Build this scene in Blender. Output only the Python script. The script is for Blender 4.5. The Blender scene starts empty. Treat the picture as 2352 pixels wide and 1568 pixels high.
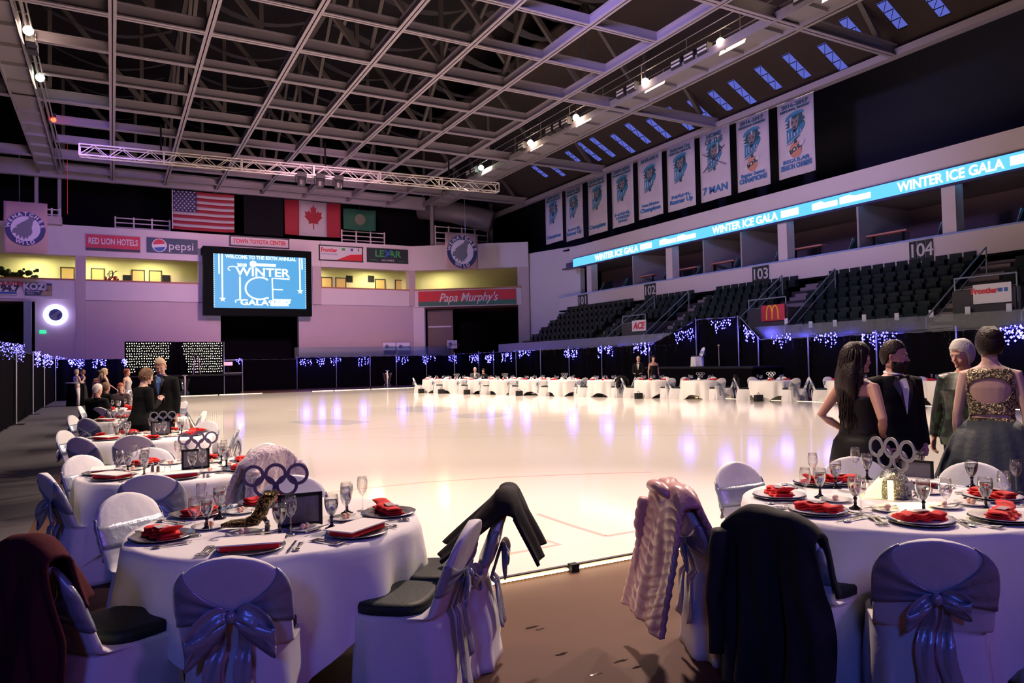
import bpy, math, random
from mathutils import Vector, Matrix, Euler
R = random.Random(7)
SC = bpy.context.scene
COL = SC.collection
PI = math.pi

# ------------------------------------------------------------------ camera
CX, CY, FPX = 1176.0, 784.0, 1666.46
EYE = Vector((0, 0, 1.62))
def _axes():
    a = Vector((258 - CX, 850 - CY, FPX)).normalized()       # long axis of the hall, in camera axes (x right, y down, z forward)
    b = Vector((4200 - CX, 768 - CY, FPX)).normalized()      # cross axis
    b = (b - a * b.dot(a)).normalized()
    c = b.cross(a)
    if c.y > 0: c = -c
    return b, a, c
AX, AY, AZ = _axes()
cam_d = bpy.data.cameras.new('camera'); cam = bpy.data.objects.new('camera', cam_d); COL.objects.link(cam)
cam_d.sensor_width = 36; cam_d.lens = 36 * FPX / 2352; cam_d.clip_end = 300; cam_d.clip_start = .05
m = Matrix((( AX.x, -AX.y, -AX.z), (AY.x, -AY.y, -AY.z), (AZ.x, -AZ.y, -AZ.z))).to_4x4()
m.translation = EYE; cam.matrix_world = m
SC.camera = cam
def ray(x, y):
    q = Vector((x - CX, y - CY, FPX)); return Vector((AX.dot(q), AY.dot(q), AZ.dot(q)))
def onz(x, y, z=0.0): r = ray(x, y); return EYE + r * ((z - EYE.z) / r.z)
def ony(x, y, Y): r = ray(x, y); return EYE + r * (Y / r.y)
def onx(x, y, X): r = ray(x, y); return EYE + r * (X / r.x)

# ------------------------------------------------------------------ world, exposure, lights
W = bpy.data.worlds.new('world'); SC.world = W; W.use_nodes = True
W.node_tree.nodes['Background'].inputs[0].default_value = (.25, .22, .5, 1)
W.node_tree.nodes['Background'].inputs[1].default_value = .008
SC.view_settings.view_transform = 'Standard'; SC.view_settings.look = 'None'
SC.view_settings.exposure = 0; SC.view_settings.gamma = 1; SC.view_settings.use_curve_mapping = False
SC.cycles.max_bounces = 6; SC.cycles.diffuse_bounces = 3; SC.cycles.glossy_bounces = 3
SC.cycles.transmission_bounces = 6; SC.cycles.transparent_max_bounces = 14
SC.cycles.caustics_reflective = False; SC.cycles.caustics_refractive = False
SC.cycles.sample_clamp_indirect = 4
def spot(name, loc, aim, col, power, deg, blend=.6, size=.4):
    d = bpy.data.lights.new(name, 'SPOT'); d.color = col; d.energy = power; d.spot_size = math.radians(deg)
    d.spot_blend = blend; d.shadow_soft_size = size
    o = bpy.data.objects.new(name, d); COL.objects.link(o); o.location = loc
    o.rotation_euler = (Vector(aim) - Vector(loc)).to_track_quat('-Z', 'Y').to_euler(); return o
def area(name, loc, aim, col, power, sx, sy=None):
    d = bpy.data.lights.new(name, 'AREA'); d.color = col; d.energy = power; d.shape = 'RECTANGLE'
    d.size = sx; d.size_y = sy or sx
    o = bpy.data.objects.new(name, d); COL.objects.link(o); o.location = loc
    o.rotation_euler = (Vector(aim) - Vector(loc)).to_track_quat('-Z', 'Y').to_euler(); return o
WARM = (1, .77, .60)
# warm floodlights of the two catwalks, aimed down across the ice
for i, (y, ty) in enumerate(((8, 10), (14.5, 16), (21.1, 22), (25.7, 27), (31.2, 31), (36, 35), (42, 39))):
    spot('catwalk_flood_light', (21.0, y, 13.85), (8.5, ty, 0), WARM, 9000, 80, .55)
for i, (y, ty) in enumerate(((9, 11), (20, 19), (31.1, 29), (36, 36))):
    spot('catwalk_flood_light', (-2.2, y, 13.85), (8.5, ty, 0), WARM, 10800, 72, .55)
# near tables: unseen warm spot hung over the ice, blue and violet washes from behind the photographer
spot('table_flood_light', (9, 13, 13.6), (1.6, 3.6, .6), (1, .72, .60), 12500, 50, .8)
spot('blue_wash_light', (-7, -9, 8), (2, 5, .5), (.10, .17, 1), 1700, 70, .8, 1.0)
spot('violet_wash_light', (7, -10, 9), (2.2, 5, .4), (.50, .20, 1), 1200, 70, .8, 1.0)
# colour washes from unseen lamps in mid-air: end wall, side stand, banners
spot('pink_wall_wash', (9, 30, 10), (12, 55, 6), (1, .52, .74), 12500, 64, .9, 1.0)
spot('violet_wall_wash', (-1, 34, 12), (-2, 55, 6), (.48, .28, 1), 4800, 75, .9, 1.0)
spot('stand_wash_light', (8, 18, 12), (30, 27, 10), (.50, .40, 1), 6600, 66, .9, 1.0)
spot('stand_blue_wash', (14, 44, 12.5), (29.5, 47, 7), (.30, .32, 1), 2000, 60, .9, 1.0)
area('ceiling_wash_light', (10, 30, 6), (10, 31, 20), (.62, .46, .95), 40, 20, 30)  # unseen upward panel, added to brighten the roof grid

# ------------------------------------------------------------------ materials
MATS = {}
def mat(name, col=(.5, .5, .5), rough=.6, metal=0, emit=None, es=1.0, noise=0, nscale=6, bump=0, bscale=40, spec=.5, sheen=0, coat=0, col2=None, sample=True, alpha=None, sharp=False):
    if name in MATS: return MATS[name]
    M = bpy.data.materials.new(name); M.use_nodes = True; nt = M.node_tree; b = nt.nodes['Principled BSDF']
    b.inputs['Base Color'].default_value = (*col, 1); b.inputs['Roughness'].default_value = rough
    b.inputs['Metallic'].default_value = metal; b.inputs['Specular IOR Level'].default_value = spec
    if sheen: b.inputs['Sheen Weight'].default_value = sheen
    if coat: b.inputs['Coat Weight'].default_value = coat
    if noise or bump:
        tc = nt.nodes.new('ShaderNodeTexCoord')
    if noise:
        n = nt.nodes.new('ShaderNodeTexNoise'); n.inputs['Scale'].default_value = nscale; n.inputs['Detail'].default_value = 5
        nt.links.new(tc.outputs['Object'], n.inputs['Vector'])
        mx = nt.nodes.new('ShaderNodeMix'); mx.data_type = 'RGBA'
        c2 = col2 or tuple(min(1, c * (1 + noise)) for c in col); c1 = tuple(c * (1 - noise) for c in col) if not col2 else col
        mx.inputs[6].default_value = (*c1, 1); mx.inputs[7].default_value = (*c2, 1)
        
        if sharp:
            mr = nt.nodes.new('ShaderNodeMapRange'); mr.inputs['From Min'].default_value = .50; mr.inputs['From Max'].default_value = .60; nt.links.new(n.outputs['Fac'], mr.inputs[0]); nt.links.new(mr.outputs[0], mx.inputs[0])
        else: nt.links.new(n.outputs['Fac'], mx.inputs[0])
        nt.links.new(mx.outputs[2], b.inputs['Base Color'])
    if bump:
        n2 = nt.nodes.new('ShaderNodeTexNoise'); n2.inputs['Scale'].default_value = bscale; n2.inputs['Detail'].default_value = 3
        nt.links.new(tc.outputs['Object'], n2.inputs['Vector'])
        bp = nt.nodes.new('ShaderNodeBump'); bp.inputs['Strength'].default_value = bump; bp.inputs['Distance'].default_value = .02
        nt.links.new(n2.outputs['Fac'], bp.inputs['Height']); nt.links.new(bp.outputs['Normal'], b.inputs['Normal'])
    if emit:
        b.inputs['Emission Color'].default_value = (*emit, 1); b.inputs['Emission Strength'].default_value = es
        if not sample: M.cycles.emission_sampling = 'NONE'
    MATS[name] = M; return M
def glassmat(name, tint=(1, 1, 1), body=.06, rough=.03):
    M = bpy.data.materials.new(name); M.use_nodes = True; nt = M.node_tree; nt.nodes.clear()
    o = nt.nodes.new('ShaderNodeOutputMaterial'); mx = nt.nodes.new('ShaderNodeMixShader'); t = nt.nodes.new('ShaderNodeBsdfTransparent')
    g = nt.nodes.new('ShaderNodeBsdfGlossy'); g.inputs['Roughness'].default_value = rough; t.inputs[0].default_value = (*tint, 1)
    lw = nt.nodes.new('ShaderNodeLayerWeight'); lw.inputs['Blend'].default_value = .35
    mp = nt.nodes.new('ShaderNodeMapRange'); mp.inputs['To Min'].default_value = body; mp.inputs['To Max'].default_value = .75
    nt.links.new(lw.outputs['Facing'], mp.inputs[0]); nt.links.new(mp.outputs[0], mx.inputs[0])
    nt.links.new(t.outputs[0], mx.inputs[1]); nt.links.new(g.outputs[0], mx.inputs[2]); nt.links.new(mx.outputs[0], o.inputs[0])
    MATS[name] = M; return M
CLEAR = glassmat('clear_glass'); PANE = glassmat('pane_glass', (.9, .95, 1), .08)
WATER = mat('water_dark', (.55, .58, .62), .02, spec=.6); WATER.node_tree.nodes['Principled BSDF'].inputs['Transmission Weight'].default_value = 1
WATER.node_tree.nodes['Principled BSDF'].inputs['IOR'].default_value = 1.33
BLACKGLASS = mat('black_stem_glass', (.01, .01, .012), .05, spec=.8)
CLOTH = mat('white_linen', (.78, .76, .76), .85, bump=.12, bscale=14, sheen=.2)
COVER = mat('white_chair_cover_cloth', (.70, .69, .71), .8, bump=.18, bscale=11)
SATIN = mat('silver_satin', (.30, .33, .42), .32, .30, bump=.3, bscale=16, spec=.8, noise=.12, nscale=9)
PAD = mat('dark_green_vinyl', (.010, .018, .017), .55, bump=.1, spec=.25)
RED = mat('red_napkin_cloth', (.72, .010, .010), .8, bump=.2, bscale=60)
CHINA = mat('white_china', (.8, .8, .8), .2)
SILVER = mat('polished_silver', (.7, .7, .72), .18, 1)
PAPER = mat('menu_card_paper', (.82, .78, .75), .7)
BLACK = mat('black_matt', (.010, .010, .012), .6, spec=.2)
DRAPE = mat('black_drape_cloth', (.0035, .003, .005), 1, spec=.02)
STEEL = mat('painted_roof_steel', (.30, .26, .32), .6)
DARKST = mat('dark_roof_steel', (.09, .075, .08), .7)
WALLM = mat('painted_block_wall', (.56, .44, .48), .85, noise=.05, nscale=1.2)
BANDM = mat('white_band_wall', (.72, .64, .68), .8, noise=.03, nscale=1.5)
CREAM = mat('cream_corridor_wall', (.70, .66, .42), .8)
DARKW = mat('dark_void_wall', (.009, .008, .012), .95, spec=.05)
CHROME = mat('brushed_pole', (.5, .5, .55), .3, .9)

# ------------------------------------------------------------------ mesh helpers
class MB:
    def __init__(s): s.v = []; s.f = []; s.m = []; s.mi = 0
    def add(s, vs, fs):
        n = len(s.v); s.v += [tuple(v) for v in vs]; s.f += [tuple(i + n for i in f) for f in fs]; s.m += [s.mi] * len(fs); return s
    def box(s, c, d, rz=0, M=None):
        x, y, z = d[0] / 2, d[1] / 2, d[2] / 2
        vs = [Vector((a * x, b * y, e * z)) for e in (-1, 1) for b in (-1, 1) for a in (-1, 1)]
        T = M if M else Matrix.Rotation(rz, 3, 'Z')
        c = Vector(c)
        return s.add([T @ v + c for v in vs], [(0, 2, 3, 1), (4, 5, 7, 6), (0, 1, 5, 4), (2, 6, 7, 3), (0, 4, 6, 2), (1, 3, 7, 5)])
    def b2(s, a, b):
        return s.box([(a[i] + b[i]) / 2 for i in range(3)], [abs(b[i] - a[i]) for i in range(3)])
    def bar(s, p, q, w, h=None):
        p = Vector(p); q = Vector(q); d = q - p; h = h or w
        X = d.normalized(); u = Vector((0, 0, 1)) if abs(X.z) < .95 else Vector((1, 0, 0))
        Y = u.cross(X).normalized(); Z = X.cross(Y)
        T = Matrix((X, Y, Z)).transposed()
        return s.box((p + q) / 2, (d.length, w, h), M=T)
    def tube(s, pts, r, n=8, cap=True):
        pts = [Vector(p) for p in pts]; k = len(pts); rr = r if isinstance(r, (list, tuple)) else [r] * k
        base = len(s.v); vs = []; up = None
        for i, p in enumerate(pts):
            t = (pts[min(i + 1, k - 1)] - pts[max(i - 1, 0)]).normalized()
            if up is None: up = Vector((0, 0, 1)) if abs(t.z) < .9 else Vector((1, 0, 0))
            a = t.cross(up).normalized(); b = a.cross(t).normalized(); up = b
            e = rr[i] if isinstance(rr[i], (tuple, list)) else (rr[i], rr[i])
            for j in range(n):
                w = 2 * PI * j / n; vs.append(p + a * math.cos(w) * e[0] + b * math.sin(w) * e[1])
        fs = [(i * n + j, i * n + (j + 1) % n, (i + 1) * n + (j + 1) % n, (i + 1) * n + j) for i in range(k - 1) for j in range(n)]
        if cap: fs += [tuple(range(n))[::-1], tuple((k - 1) * n + j for j in range(n))]
        return s.add(vs, fs)
    def lathe(s, prof, c=(0, 0, 0), n=20, fold=0, nf=0, cap=True):
        c = Vector(c); vs = []
        for r, z in prof:
            for j in range(n):
                a = 2 * PI * j / n; vs.append(c + Vector((r * math.cos(a), r * math.sin(a), z)))
        k = len(prof)
        fs = [(i * n + j, i * n + (j + 1) % n, (i + 1) * n + (j + 1) % n, (i + 1) * n + j) for i in range(k - 1) for j in range(n)]
        if cap:
            if prof[0][0] > 1e-4: fs.append(tuple(range(n))[::-1])
            if prof[-1][0] > 1e-4: fs.append(tuple((k - 1) * n + j for j in range(n)))
        return s.add(vs, fs)
    def ring(s, rings, cap=True, close=True):
        n = len(rings[0]); vs = [v for r in rings for v in r]; k = len(rings)
        nj = n if close else n - 1
        fs = [(i * n + j, i * n + (j + 1) % n, (i + 1) * n + (j + 1) % n, (i + 1) * n + j) for i in range(k - 1) for j in range(nj)]
        if cap and close: fs += [tuple(range(n))[::-1], tuple((k - 1) * n + j for j in range(n))]
        return s.add(vs, fs)
    def ball(s, c, r, n=10, k=7):
        rx, ry, rz = r if isinstance(r, (tuple, list)) else (r, r, r); c = Vector(c)
        rings = []
        for i in range(k + 1):
            a = -PI / 2 + PI * i / k; q = max(math.cos(a), .02)
            rings.append([c + Vector((rx * q * math.cos(2 * PI * j / n), ry * q * math.sin(2 * PI * j / n), rz * math.sin(a))) for j in range(n)])
        return s.ring(rings)
    def octa(s, c, r):
        c = Vector(c); vs = [c + Vector(d) * r for d in ((1, 0, 0), (-1, 0, 0), (0, 1, 0), (0, -1, 0), (0, 0, 1), (0, 0, -1))]
        return s.add(vs, [(0, 2, 4), (2, 1, 4), (1, 3, 4), (3, 0, 4), (2, 0, 5), (1, 2, 5), (3, 1, 5), (0, 3, 5)])
    def grid(s, fn, nu, nv):
        vs = [fn(i / nu, j / nv) for i in range(nu + 1) for j in range(nv + 1)]
        w = nv + 1
        return s.add(vs, [(i * w + j, (i + 1) * w + j, (i + 1) * w + j + 1, i * w + j + 1) for i in range(nu) for j in range(nv)])
    def poly(s, pts): return s.add(pts, [tuple(range(len(pts)))])
    def slab(s, pts, d):
        """closed prism: polygon pts extruded by vector d"""
        d = Vector(d); n = len(pts); a = [Vector(p) for p in pts]
        return s.add(a + [p + d for p in a], [tuple(range(n))[::-1], tuple(range(n, 2 * n))] + [(i, (i + 1) % n, (i + 1) % n + n, i + n) for i in range(n)])
    def build(s, name, mats, parent=None, smooth=False, solid=0, sub=0, loc=None, kind=None):
        me = bpy.data.meshes.new(name); me.from_pydata(s.v, [], s.f)
        mats = mats if isinstance(mats, (list, tuple)) else [mats]
        for q in mats: me.materials.append(q)
        if len(mats) > 1: me.polygons.foreach_set('material_index', s.m)
        if smooth: me.polygons.foreach_set('use_smooth', [True] * len(s.f))
        me.update()
        o = bpy.data.objects.new(name, me); COL.objects.link(o)
        if parent: o.parent = parent
        if loc is not None: o.location = loc
        if solid:
            q = o.modifiers.new('s', 'SOLIDIFY'); q.thickness = solid; q.offset = 0
        if sub:
            q = o.modifiers.new('u', 'SUBSURF'); q.levels = sub; q.render_levels = sub
        if kind: o['kind'] = kind
        return o
def tag(o, label=None, cat=None, group=None, kind=None):
    if label: o['label'] = label
    if cat: o['category'] = cat
    if group: o['group'] = group
    if kind: o['kind'] = kind
    return o
def thing(name, label, cat, loc=(0, 0, 0), rz=0, group=None, rot=None):
    o = bpy.data.objects.new(name, None); COL.objects.link(o); o.location = loc
    o.rotation_euler = rot if rot else (0, 0, rz); o.empty_display_size = .1
    return tag(o, label, cat, group)
def kids(o): return KID.get(o.name, [])
KID = {}
def dup(root, loc=None, rz=None, label=None, group=None, drop=(), sc=None):
    """copy of a thing with copies of its parts and sub-parts"""
    if root.name not in KID:
        KID[root.name] = list(root.children)
        for c in KID[root.name]: KID[c.name] = list(c.children)
    r = root.copy(); COL.objects.link(r)
    if loc is not None: r.location = loc
    if rz is not None: r.rotation_euler = (0, 0, rz)
    if sc: r.scale = (sc, sc, sc)
    if label: r['label'] = label
    if group: r['group'] = group
    for c in KID[root.name]:
        if c.name.split('.')[0] in drop: continue
        k = c.copy(); COL.objects.link(k); k.parent = r
        for g in KID[c.name]:
            q = g.copy(); COL.objects.link(q); q.parent = k
    return r
def struct(o): o['kind'] = 'structure'; return o
def text(body, size, mt, parent=None, name='lettering', loc=(0, 0, 0), rot=(PI / 2, 0, 0), ext=.01, sx=1.0, align='CENTER', bold=0, shear=0, flip=False):
    c = bpy.data.curves.new(name, 'FONT'); c.body = body; c.size = size; c.extrude = ext; c.align_x = align; c.align_y = 'CENTER'
    c.offset = bold; c.shear = shear; c.resolution_u = 3
    o = bpy.data.objects.new(name, c); COL.objects.link(o)
    me = bpy.data.meshes.new_from_object(o.evaluated_get(bpy.context.evaluated_depsgraph_get()))
    bpy.data.objects.remove(o); me.materials.clear(); me.materials.append(mt)
    o = bpy.data.objects.new(name, me); COL.objects.link(o)
    if parent: o.parent = parent
    o.location = loc; o.rotation_euler = rot; o.scale = (sx, 1, 1)
    return o

# ================================================================== FLOOR, ICE
FLOORM = mat('brown_concrete', (.088, .040, .025), .62, noise=.25, nscale=1.3, bump=.05, bscale=60, spec=.18)
CARPET = mat('grey_walkway', (.062, .055, .064), .9, noise=.15, nscale=8)
ICEM = mat('ice_sheet', (.82, .755, .70), .42, noise=.03, nscale=.35, spec=.5, coat=1)
ICEM.node_tree.nodes['Principled BSDF'].inputs['Coat Roughness'].default_value = .09
ICEM.node_tree.nodes['Principled BSDF'].inputs['Coat IOR'].default_value = 1.31
o = MB().b2((-30, -12, -.3), (45, 75, 0)).build('floor', FLOORM); struct(o)
o = MB().b2((-6, -6, .0005), (-.75, 56, .006)).build('floor_walkway', CARPET); struct(o)
IZ = .045
ice = [(1.0, 4.76), (21.9, 4.76), (21.35, 12.6), (20.2, 24.4), (18.1, 45.6), (3.3, 45.6), (1.9, 20)]
o = MB().slab([(x, y, .002) for x, y in ice], (0, 0, IZ - .002)).build('ice_floor', ICEM); struct(o)
# painted lines and panel seams of the ice
SEAM = mat('ice_seam', (.50, .47, .47), .42, coat=1); REDL = mat('ice_red_line', (.74, .46, .42), .42, coat=1); LOGOM = mat('ice_grey_logo', (.62, .60, .61), .42, coat=1)  # greyish seams, red lines and faint grey logos in the ice
for q_ in (SEAM, REDL, LOGOM): q_.node_tree.nodes['Principled BSDF'].inputs['Coat Roughness'].default_value = .09; q_.node_tree.nodes['Principled BSDF'].inputs['Coat IOR'].default_value = 1.31
def strip(px, w, mt, name='ice_marking'):
    pts = [onz(x, y, IZ) for x, y in px]; b = MB(); L = []; Q = []
    for i, p in enumerate(pts):
        t = (pts[min(i + 1, len(pts) - 1)] - pts[max(i - 1, 0)]).normalized(); nrm = Vector((-t.y, t.x, 0)) * w / 2
        L.append(p + nrm); Q.append(p - nrm)
    for i in range(len(pts) - 1):
        b.slab([Q[i], Q[i + 1], L[i + 1], L[i]], (0, 0, .0015))
    o = b.build(name, mt); struct(o)
strip([(700, 1138), (838, 1121), (980, 1107), (1150, 1096), (1350, 1088), (1500, 1084)], .045, REDL)
strip([(1235, 1180), (1310, 1206), (1392, 1231)], .05, REDL); strip([(1392, 1231), (1530, 1208)], .05, REDL)
strip([(1225, 1232), (1285, 1250), (1168, 1272)], .05, REDL)
strip([(500, 1008), (760, 990), (1010, 975), (1240, 960), (1500, 945)], .05, SEAM)
strip([(420, 958), (700, 938), (1000, 925)], .06, SEAM); strip([(520, 985), (900, 955), (1400, 930), (1620, 918)], .05, SEAM)
strip([(980, 962), (1500, 975), (1900, 990)], .04, SEAM); strip([(700, 1010), (1200, 1000), (1900, 1000)], .03, SEAM)
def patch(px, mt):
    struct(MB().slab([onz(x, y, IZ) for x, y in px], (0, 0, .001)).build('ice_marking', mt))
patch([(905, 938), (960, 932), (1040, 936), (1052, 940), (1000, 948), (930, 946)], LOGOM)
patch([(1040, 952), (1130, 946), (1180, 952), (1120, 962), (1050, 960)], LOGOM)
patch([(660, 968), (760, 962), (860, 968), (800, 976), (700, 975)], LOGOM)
# dark joints on the brown floor
o = MB().b2((4.3, 1.5, .0), (4.31, 4.7, .001)).build('floor_joint', DARKW); struct(o)

# ================================================================== END WALL (Y = 55)
YW = 55.0
wl = MB()
zb, zp, zo, zt = 6.25, 7.5, 9.12, 11.1
wl.b2((-1.9, YW, 0), (6.75, YW + .5, zb)); wl.b2((12.2, YW, 0), (21.9, YW + .5, zb)); wl.b2((6.75, YW, 5.35), (12.2, YW + .5, zb))
wl.b2((-4.3, YW, 0), (-1.9, YW + .5, zb)); wl.b2((-14, YW, 6.1), (-4.3, YW + .5, zb)); wl.b2((-14, YW, 0), (-6.9, YW + .5, zb))
struct(wl.build('wall_far', WALLM))
pr = MB(); pr.b2((-14, YW - .15, zb), (5.35, YW + .5, zp)); pr.b2((13.85, YW - .15, zb), (21.2, YW + .5, zp)); pr.b2((5.35, YW - .1, zb), (13.85, YW + .5, zt))
struct(pr.build('wall_far_parapet', BANDM))
ub = MB(); ub.b2((-14, YW - .2, zo), (5.35, YW + .5, zt)); ub.b2((13.85, YW - .2, zo), (21.2, YW + .5, zt)); struct(ub.build('wall_far_band', BANDM))
ca = MB(); ca.b2((-14, YW - .2, zp), (5.35, YW + .1, zp + .1)); ca.b2((13.85, YW - .2, zp), (21.2, YW + .1, zp + .1))
struct(ca.build('trim_1', mat('wood_cap_rail', (.42, .17, .10), .6)))
pl = MB()
for a, b in ((-2.08, -1.5), (5.3, 5.9), (13.2, 13.85), (20.9, 21.4)): pl.b2((a, YW - .28, zb if a > 0 else 0), (b, YW + .5, zo))
struct(pl.build('pillar_wall', WALLM))
# side portal on the angled right part of the end wall
FA = Vector((21.3, YW, 0)); FB = Vector((29.0, 49.6, 0)); FD = (FB - FA); FL = FD.length; FT = FD.normalized(); FN = Vector((FT.y, -FT.x, 0))
def fpt(x, y):   # pixel to point on the angled wall
    r = ray(x, y); k = (FA - EYE).dot(FN) / r.dot(FN); return EYE + r * k
def fbox(b, s0, s1, z0, z1, d0, d1):
    p = [FA + FT * s0 + FN * d0, FA + FT * s1 + FN * d0, FA + FT * s1 + FN * d1, FA + FT * s0 + FN * d1]
    b.slab([(q.x, q.y, z0) for q in p], (0, 0, z1 - z0))
b = MB(); fbox(b, 0, FL, zo, zt, -.4, .25); struct(b.build('wall_far_band', BANDM))
b = MB(); fbox(b, 0, FL - .6, zb - .1, zp, -.4, .2); fbox(b, 0, .9, 0, zb, -.4, .0); struct(b.build('wall_far_parapet', BANDM))
b = MB(); fbox(b, 0, FL - .6, zp, zp + .1, -.1, .25); struct(b.build('trim_2', MATS['wood_cap_rail']))
b = MB(); fbox(b, FL - .9, FL, 0, zo, -.4, .15); struct(b.build('pillar_wall', WALLM))
b = MB(); fbox(b, .9, 3.0, 0, zb - .1, -1.3, -1.1); struct(b.build('wall_portal', mat('brown_partition', (.22, .16, .15), .8)))
b = MB(); fbox(b, 1.0, 2.9, 4.55, 4.68, -1.05, -.95); struct(b.build('trim_3', BANDM))
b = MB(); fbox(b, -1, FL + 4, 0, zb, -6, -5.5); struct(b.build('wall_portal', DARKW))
# corridor behind the parapet
YC = 60.0
b = MB(); b.b2((-16, YC, 6), (22, YC + .2, 10)); b.add([(22, YC, 6), (34, 53, 6), (34, 53, 10), (22, YC, 10)], [(0, 1, 2, 3)]); struct(b.build('wall_corridor', CREAM))
b = MB(); b.b2((-16, YW + .5, 6.0), (22, YC, 6.2)); b.slab([(21, YW + .3, 6.0), (29, 49.9, 6), (34, 53, 6), (22, YC, 6)], (0, 0, .2)); struct(b.build('floor_corridor', FLOORM))
b = MB(); b.b2((-16, YW + .5, 9.95), (22, YC, 10.1)); b.slab([(21, YW + .5, 9.95), (29, 50.1, 9.95), (34, 53, 9.95), (22, YC, 9.95)], (0, 0, .2)); struct(b.build('ceiling_corridor', CREAM))
DOORM = mat('tan_door', (.62, .43, .18), .5); DFR = mat('dark_door_frame', (.04, .03, .03), .5)
for i, (a, b_) in enumerate(((138.5, 172), (209, 241), (302, 333), (342, 372), (737, 763), (770, 795), (861, 885), (907, 927), (951, 961))):
    x0, x1 = ony(a, 640, YC - .05).x, ony(b_, 640, YC - .05).x
    d = MB().b2((x0 + .08, YC - .08, 6.2), (x1 - .08, YC - .02, 8.92)).build('door_%d' % (i + 1), DOORM); struct(d)
    MB().b2((x0, YC - .1, 6.2), (x0 + .06, YC, 8.98)).b2((x1 - .06, YC - .1, 6.2), (x1, YC, 8.98)).b2((x0, YC - .1, 8.90), (x1, YC, 8.98)).build('frame', DFR, d)
for px, lab in ((292, 'dark square restroom plate between the tan corridor doors'), (382, 'dark square restroom plate beside the rightmost tan door left of the screen'), (803, 'dark square restroom plate right of the doors next to the screen'), (853, 'dark square restroom plate left of the lone tan door')):
    p = ony(px, 640, YC - .1); o = MB().box((p.x, YC - .04, p.z), (.55, .04, .55)).build('wall_plate', BLACK); tag(o, lab, 'sign')
CL = mat('corridor_lamp', (.9, .9, .7), .5, emit=(1, .94, .55), es=9)
for i, (x, lab) in enumerate(((-4.6, 'corridor ceiling lamp behind the left round team banner'), (-1.0, 'corridor ceiling lamp over the left corridor doors'), (2.6, 'corridor ceiling lamp above the pair of tan doors'), (14.2, 'corridor ceiling lamp just right of the big screen'), (19.2, 'corridor ceiling lamp above the lone tan door'), (24.3, 'corridor ceiling lamp behind the right round team banner'))):
    y = YC - 1.3 - (max(0, x - 21) * .6)
    o = thing('corridor_light', lab, 'ceiling light', (x, y - 1.4, 9.85)); MB().box((0, 0, 0), (1.2, .3, .08)).build('diffuser', CL, o); MB().box((0, 0, .06), (1.3, .4, .06)).build('housing', BANDM, o)
    d = area('corridor_glow_light', (x, y, 9.6), (x, y, 6), (1, .93, .45), 120, 1.2, .3)
# dark reaches behind and above
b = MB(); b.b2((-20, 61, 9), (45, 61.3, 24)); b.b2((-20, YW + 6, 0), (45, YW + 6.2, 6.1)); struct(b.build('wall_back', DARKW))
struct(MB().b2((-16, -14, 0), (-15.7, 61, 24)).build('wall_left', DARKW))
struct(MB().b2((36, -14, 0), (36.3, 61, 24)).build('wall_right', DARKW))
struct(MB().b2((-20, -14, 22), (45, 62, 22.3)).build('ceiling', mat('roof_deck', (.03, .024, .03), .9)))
# left portal column
struct(MB().b2((-4.85, YW - .6, 0), (-4.45, YW - .2, 6.1)).build('pillar_portal', mat('blue_grey_column', (.2, .24, .3), .6)))
# corner wall between the end wall and the side stand
b = MB(); b.slab([(29.0, 49.8, 0), (30.5, 44.6, 0), (30.9, 44.6, 0), (29.4, 50.0, 0)], (0, 0, 10.2)); struct(b.build('wall_corner', BANDM))

# ================================================================== SIDE STAND (X = 29.6)
XF = 29.6
def rz(x, y, X=XF): return onx(x, y, X)
y0, y1 = 8.0, 46.2
b = MB(); b.b2((XF, y0, 5.38), (XF + .3, y1, 6.38)); struct(b.build('wall_right_fascia', BANDM))
b = MB(); b.b2((XF - .06, y0, 6.38), (XF + .34, y1, 6.44)); struct(b.build('trim_4', mat('blue_cap_tint', (.3, .42, .9), .3)))  # ledge cap tinted blue
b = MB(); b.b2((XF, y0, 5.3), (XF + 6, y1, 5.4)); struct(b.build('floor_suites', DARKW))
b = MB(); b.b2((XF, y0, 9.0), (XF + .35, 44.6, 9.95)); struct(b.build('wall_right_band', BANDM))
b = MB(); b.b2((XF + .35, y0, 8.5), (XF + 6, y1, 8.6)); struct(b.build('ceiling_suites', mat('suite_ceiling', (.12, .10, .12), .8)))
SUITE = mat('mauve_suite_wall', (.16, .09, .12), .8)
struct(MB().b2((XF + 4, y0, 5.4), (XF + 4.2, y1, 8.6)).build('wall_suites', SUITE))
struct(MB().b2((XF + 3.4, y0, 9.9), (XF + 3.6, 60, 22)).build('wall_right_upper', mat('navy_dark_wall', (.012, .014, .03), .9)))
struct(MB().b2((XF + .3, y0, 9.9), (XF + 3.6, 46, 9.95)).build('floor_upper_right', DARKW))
for i, px in enumerate((1355, 1540, 1802, 2187)):
    Y = onx(px, 560, XF + .2).y; struct(MB().b2((XF + .05, Y - .28, 6.4), (XF + .6, Y + .28, 8.75)).build('pillar_suite', BANDM))
PT = mat('suite_partition', (.36, .31, .36), .8)
for px in (1455, 1618, 1705, 1975):
    Y = onx(px, 560, XF + .3).y; struct(MB().b2((XF + .2, Y - .05, 5.4), (XF + 4, Y + .05, 8.5)).build('partition', PT))
TEAL = glassmat('teal_divider_glass', (.35, .65, .7), .25); CTR = mat('pink_lit_counter', (.5, .2, .2), .5)  # pink light on the counters is put into their colour
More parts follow.
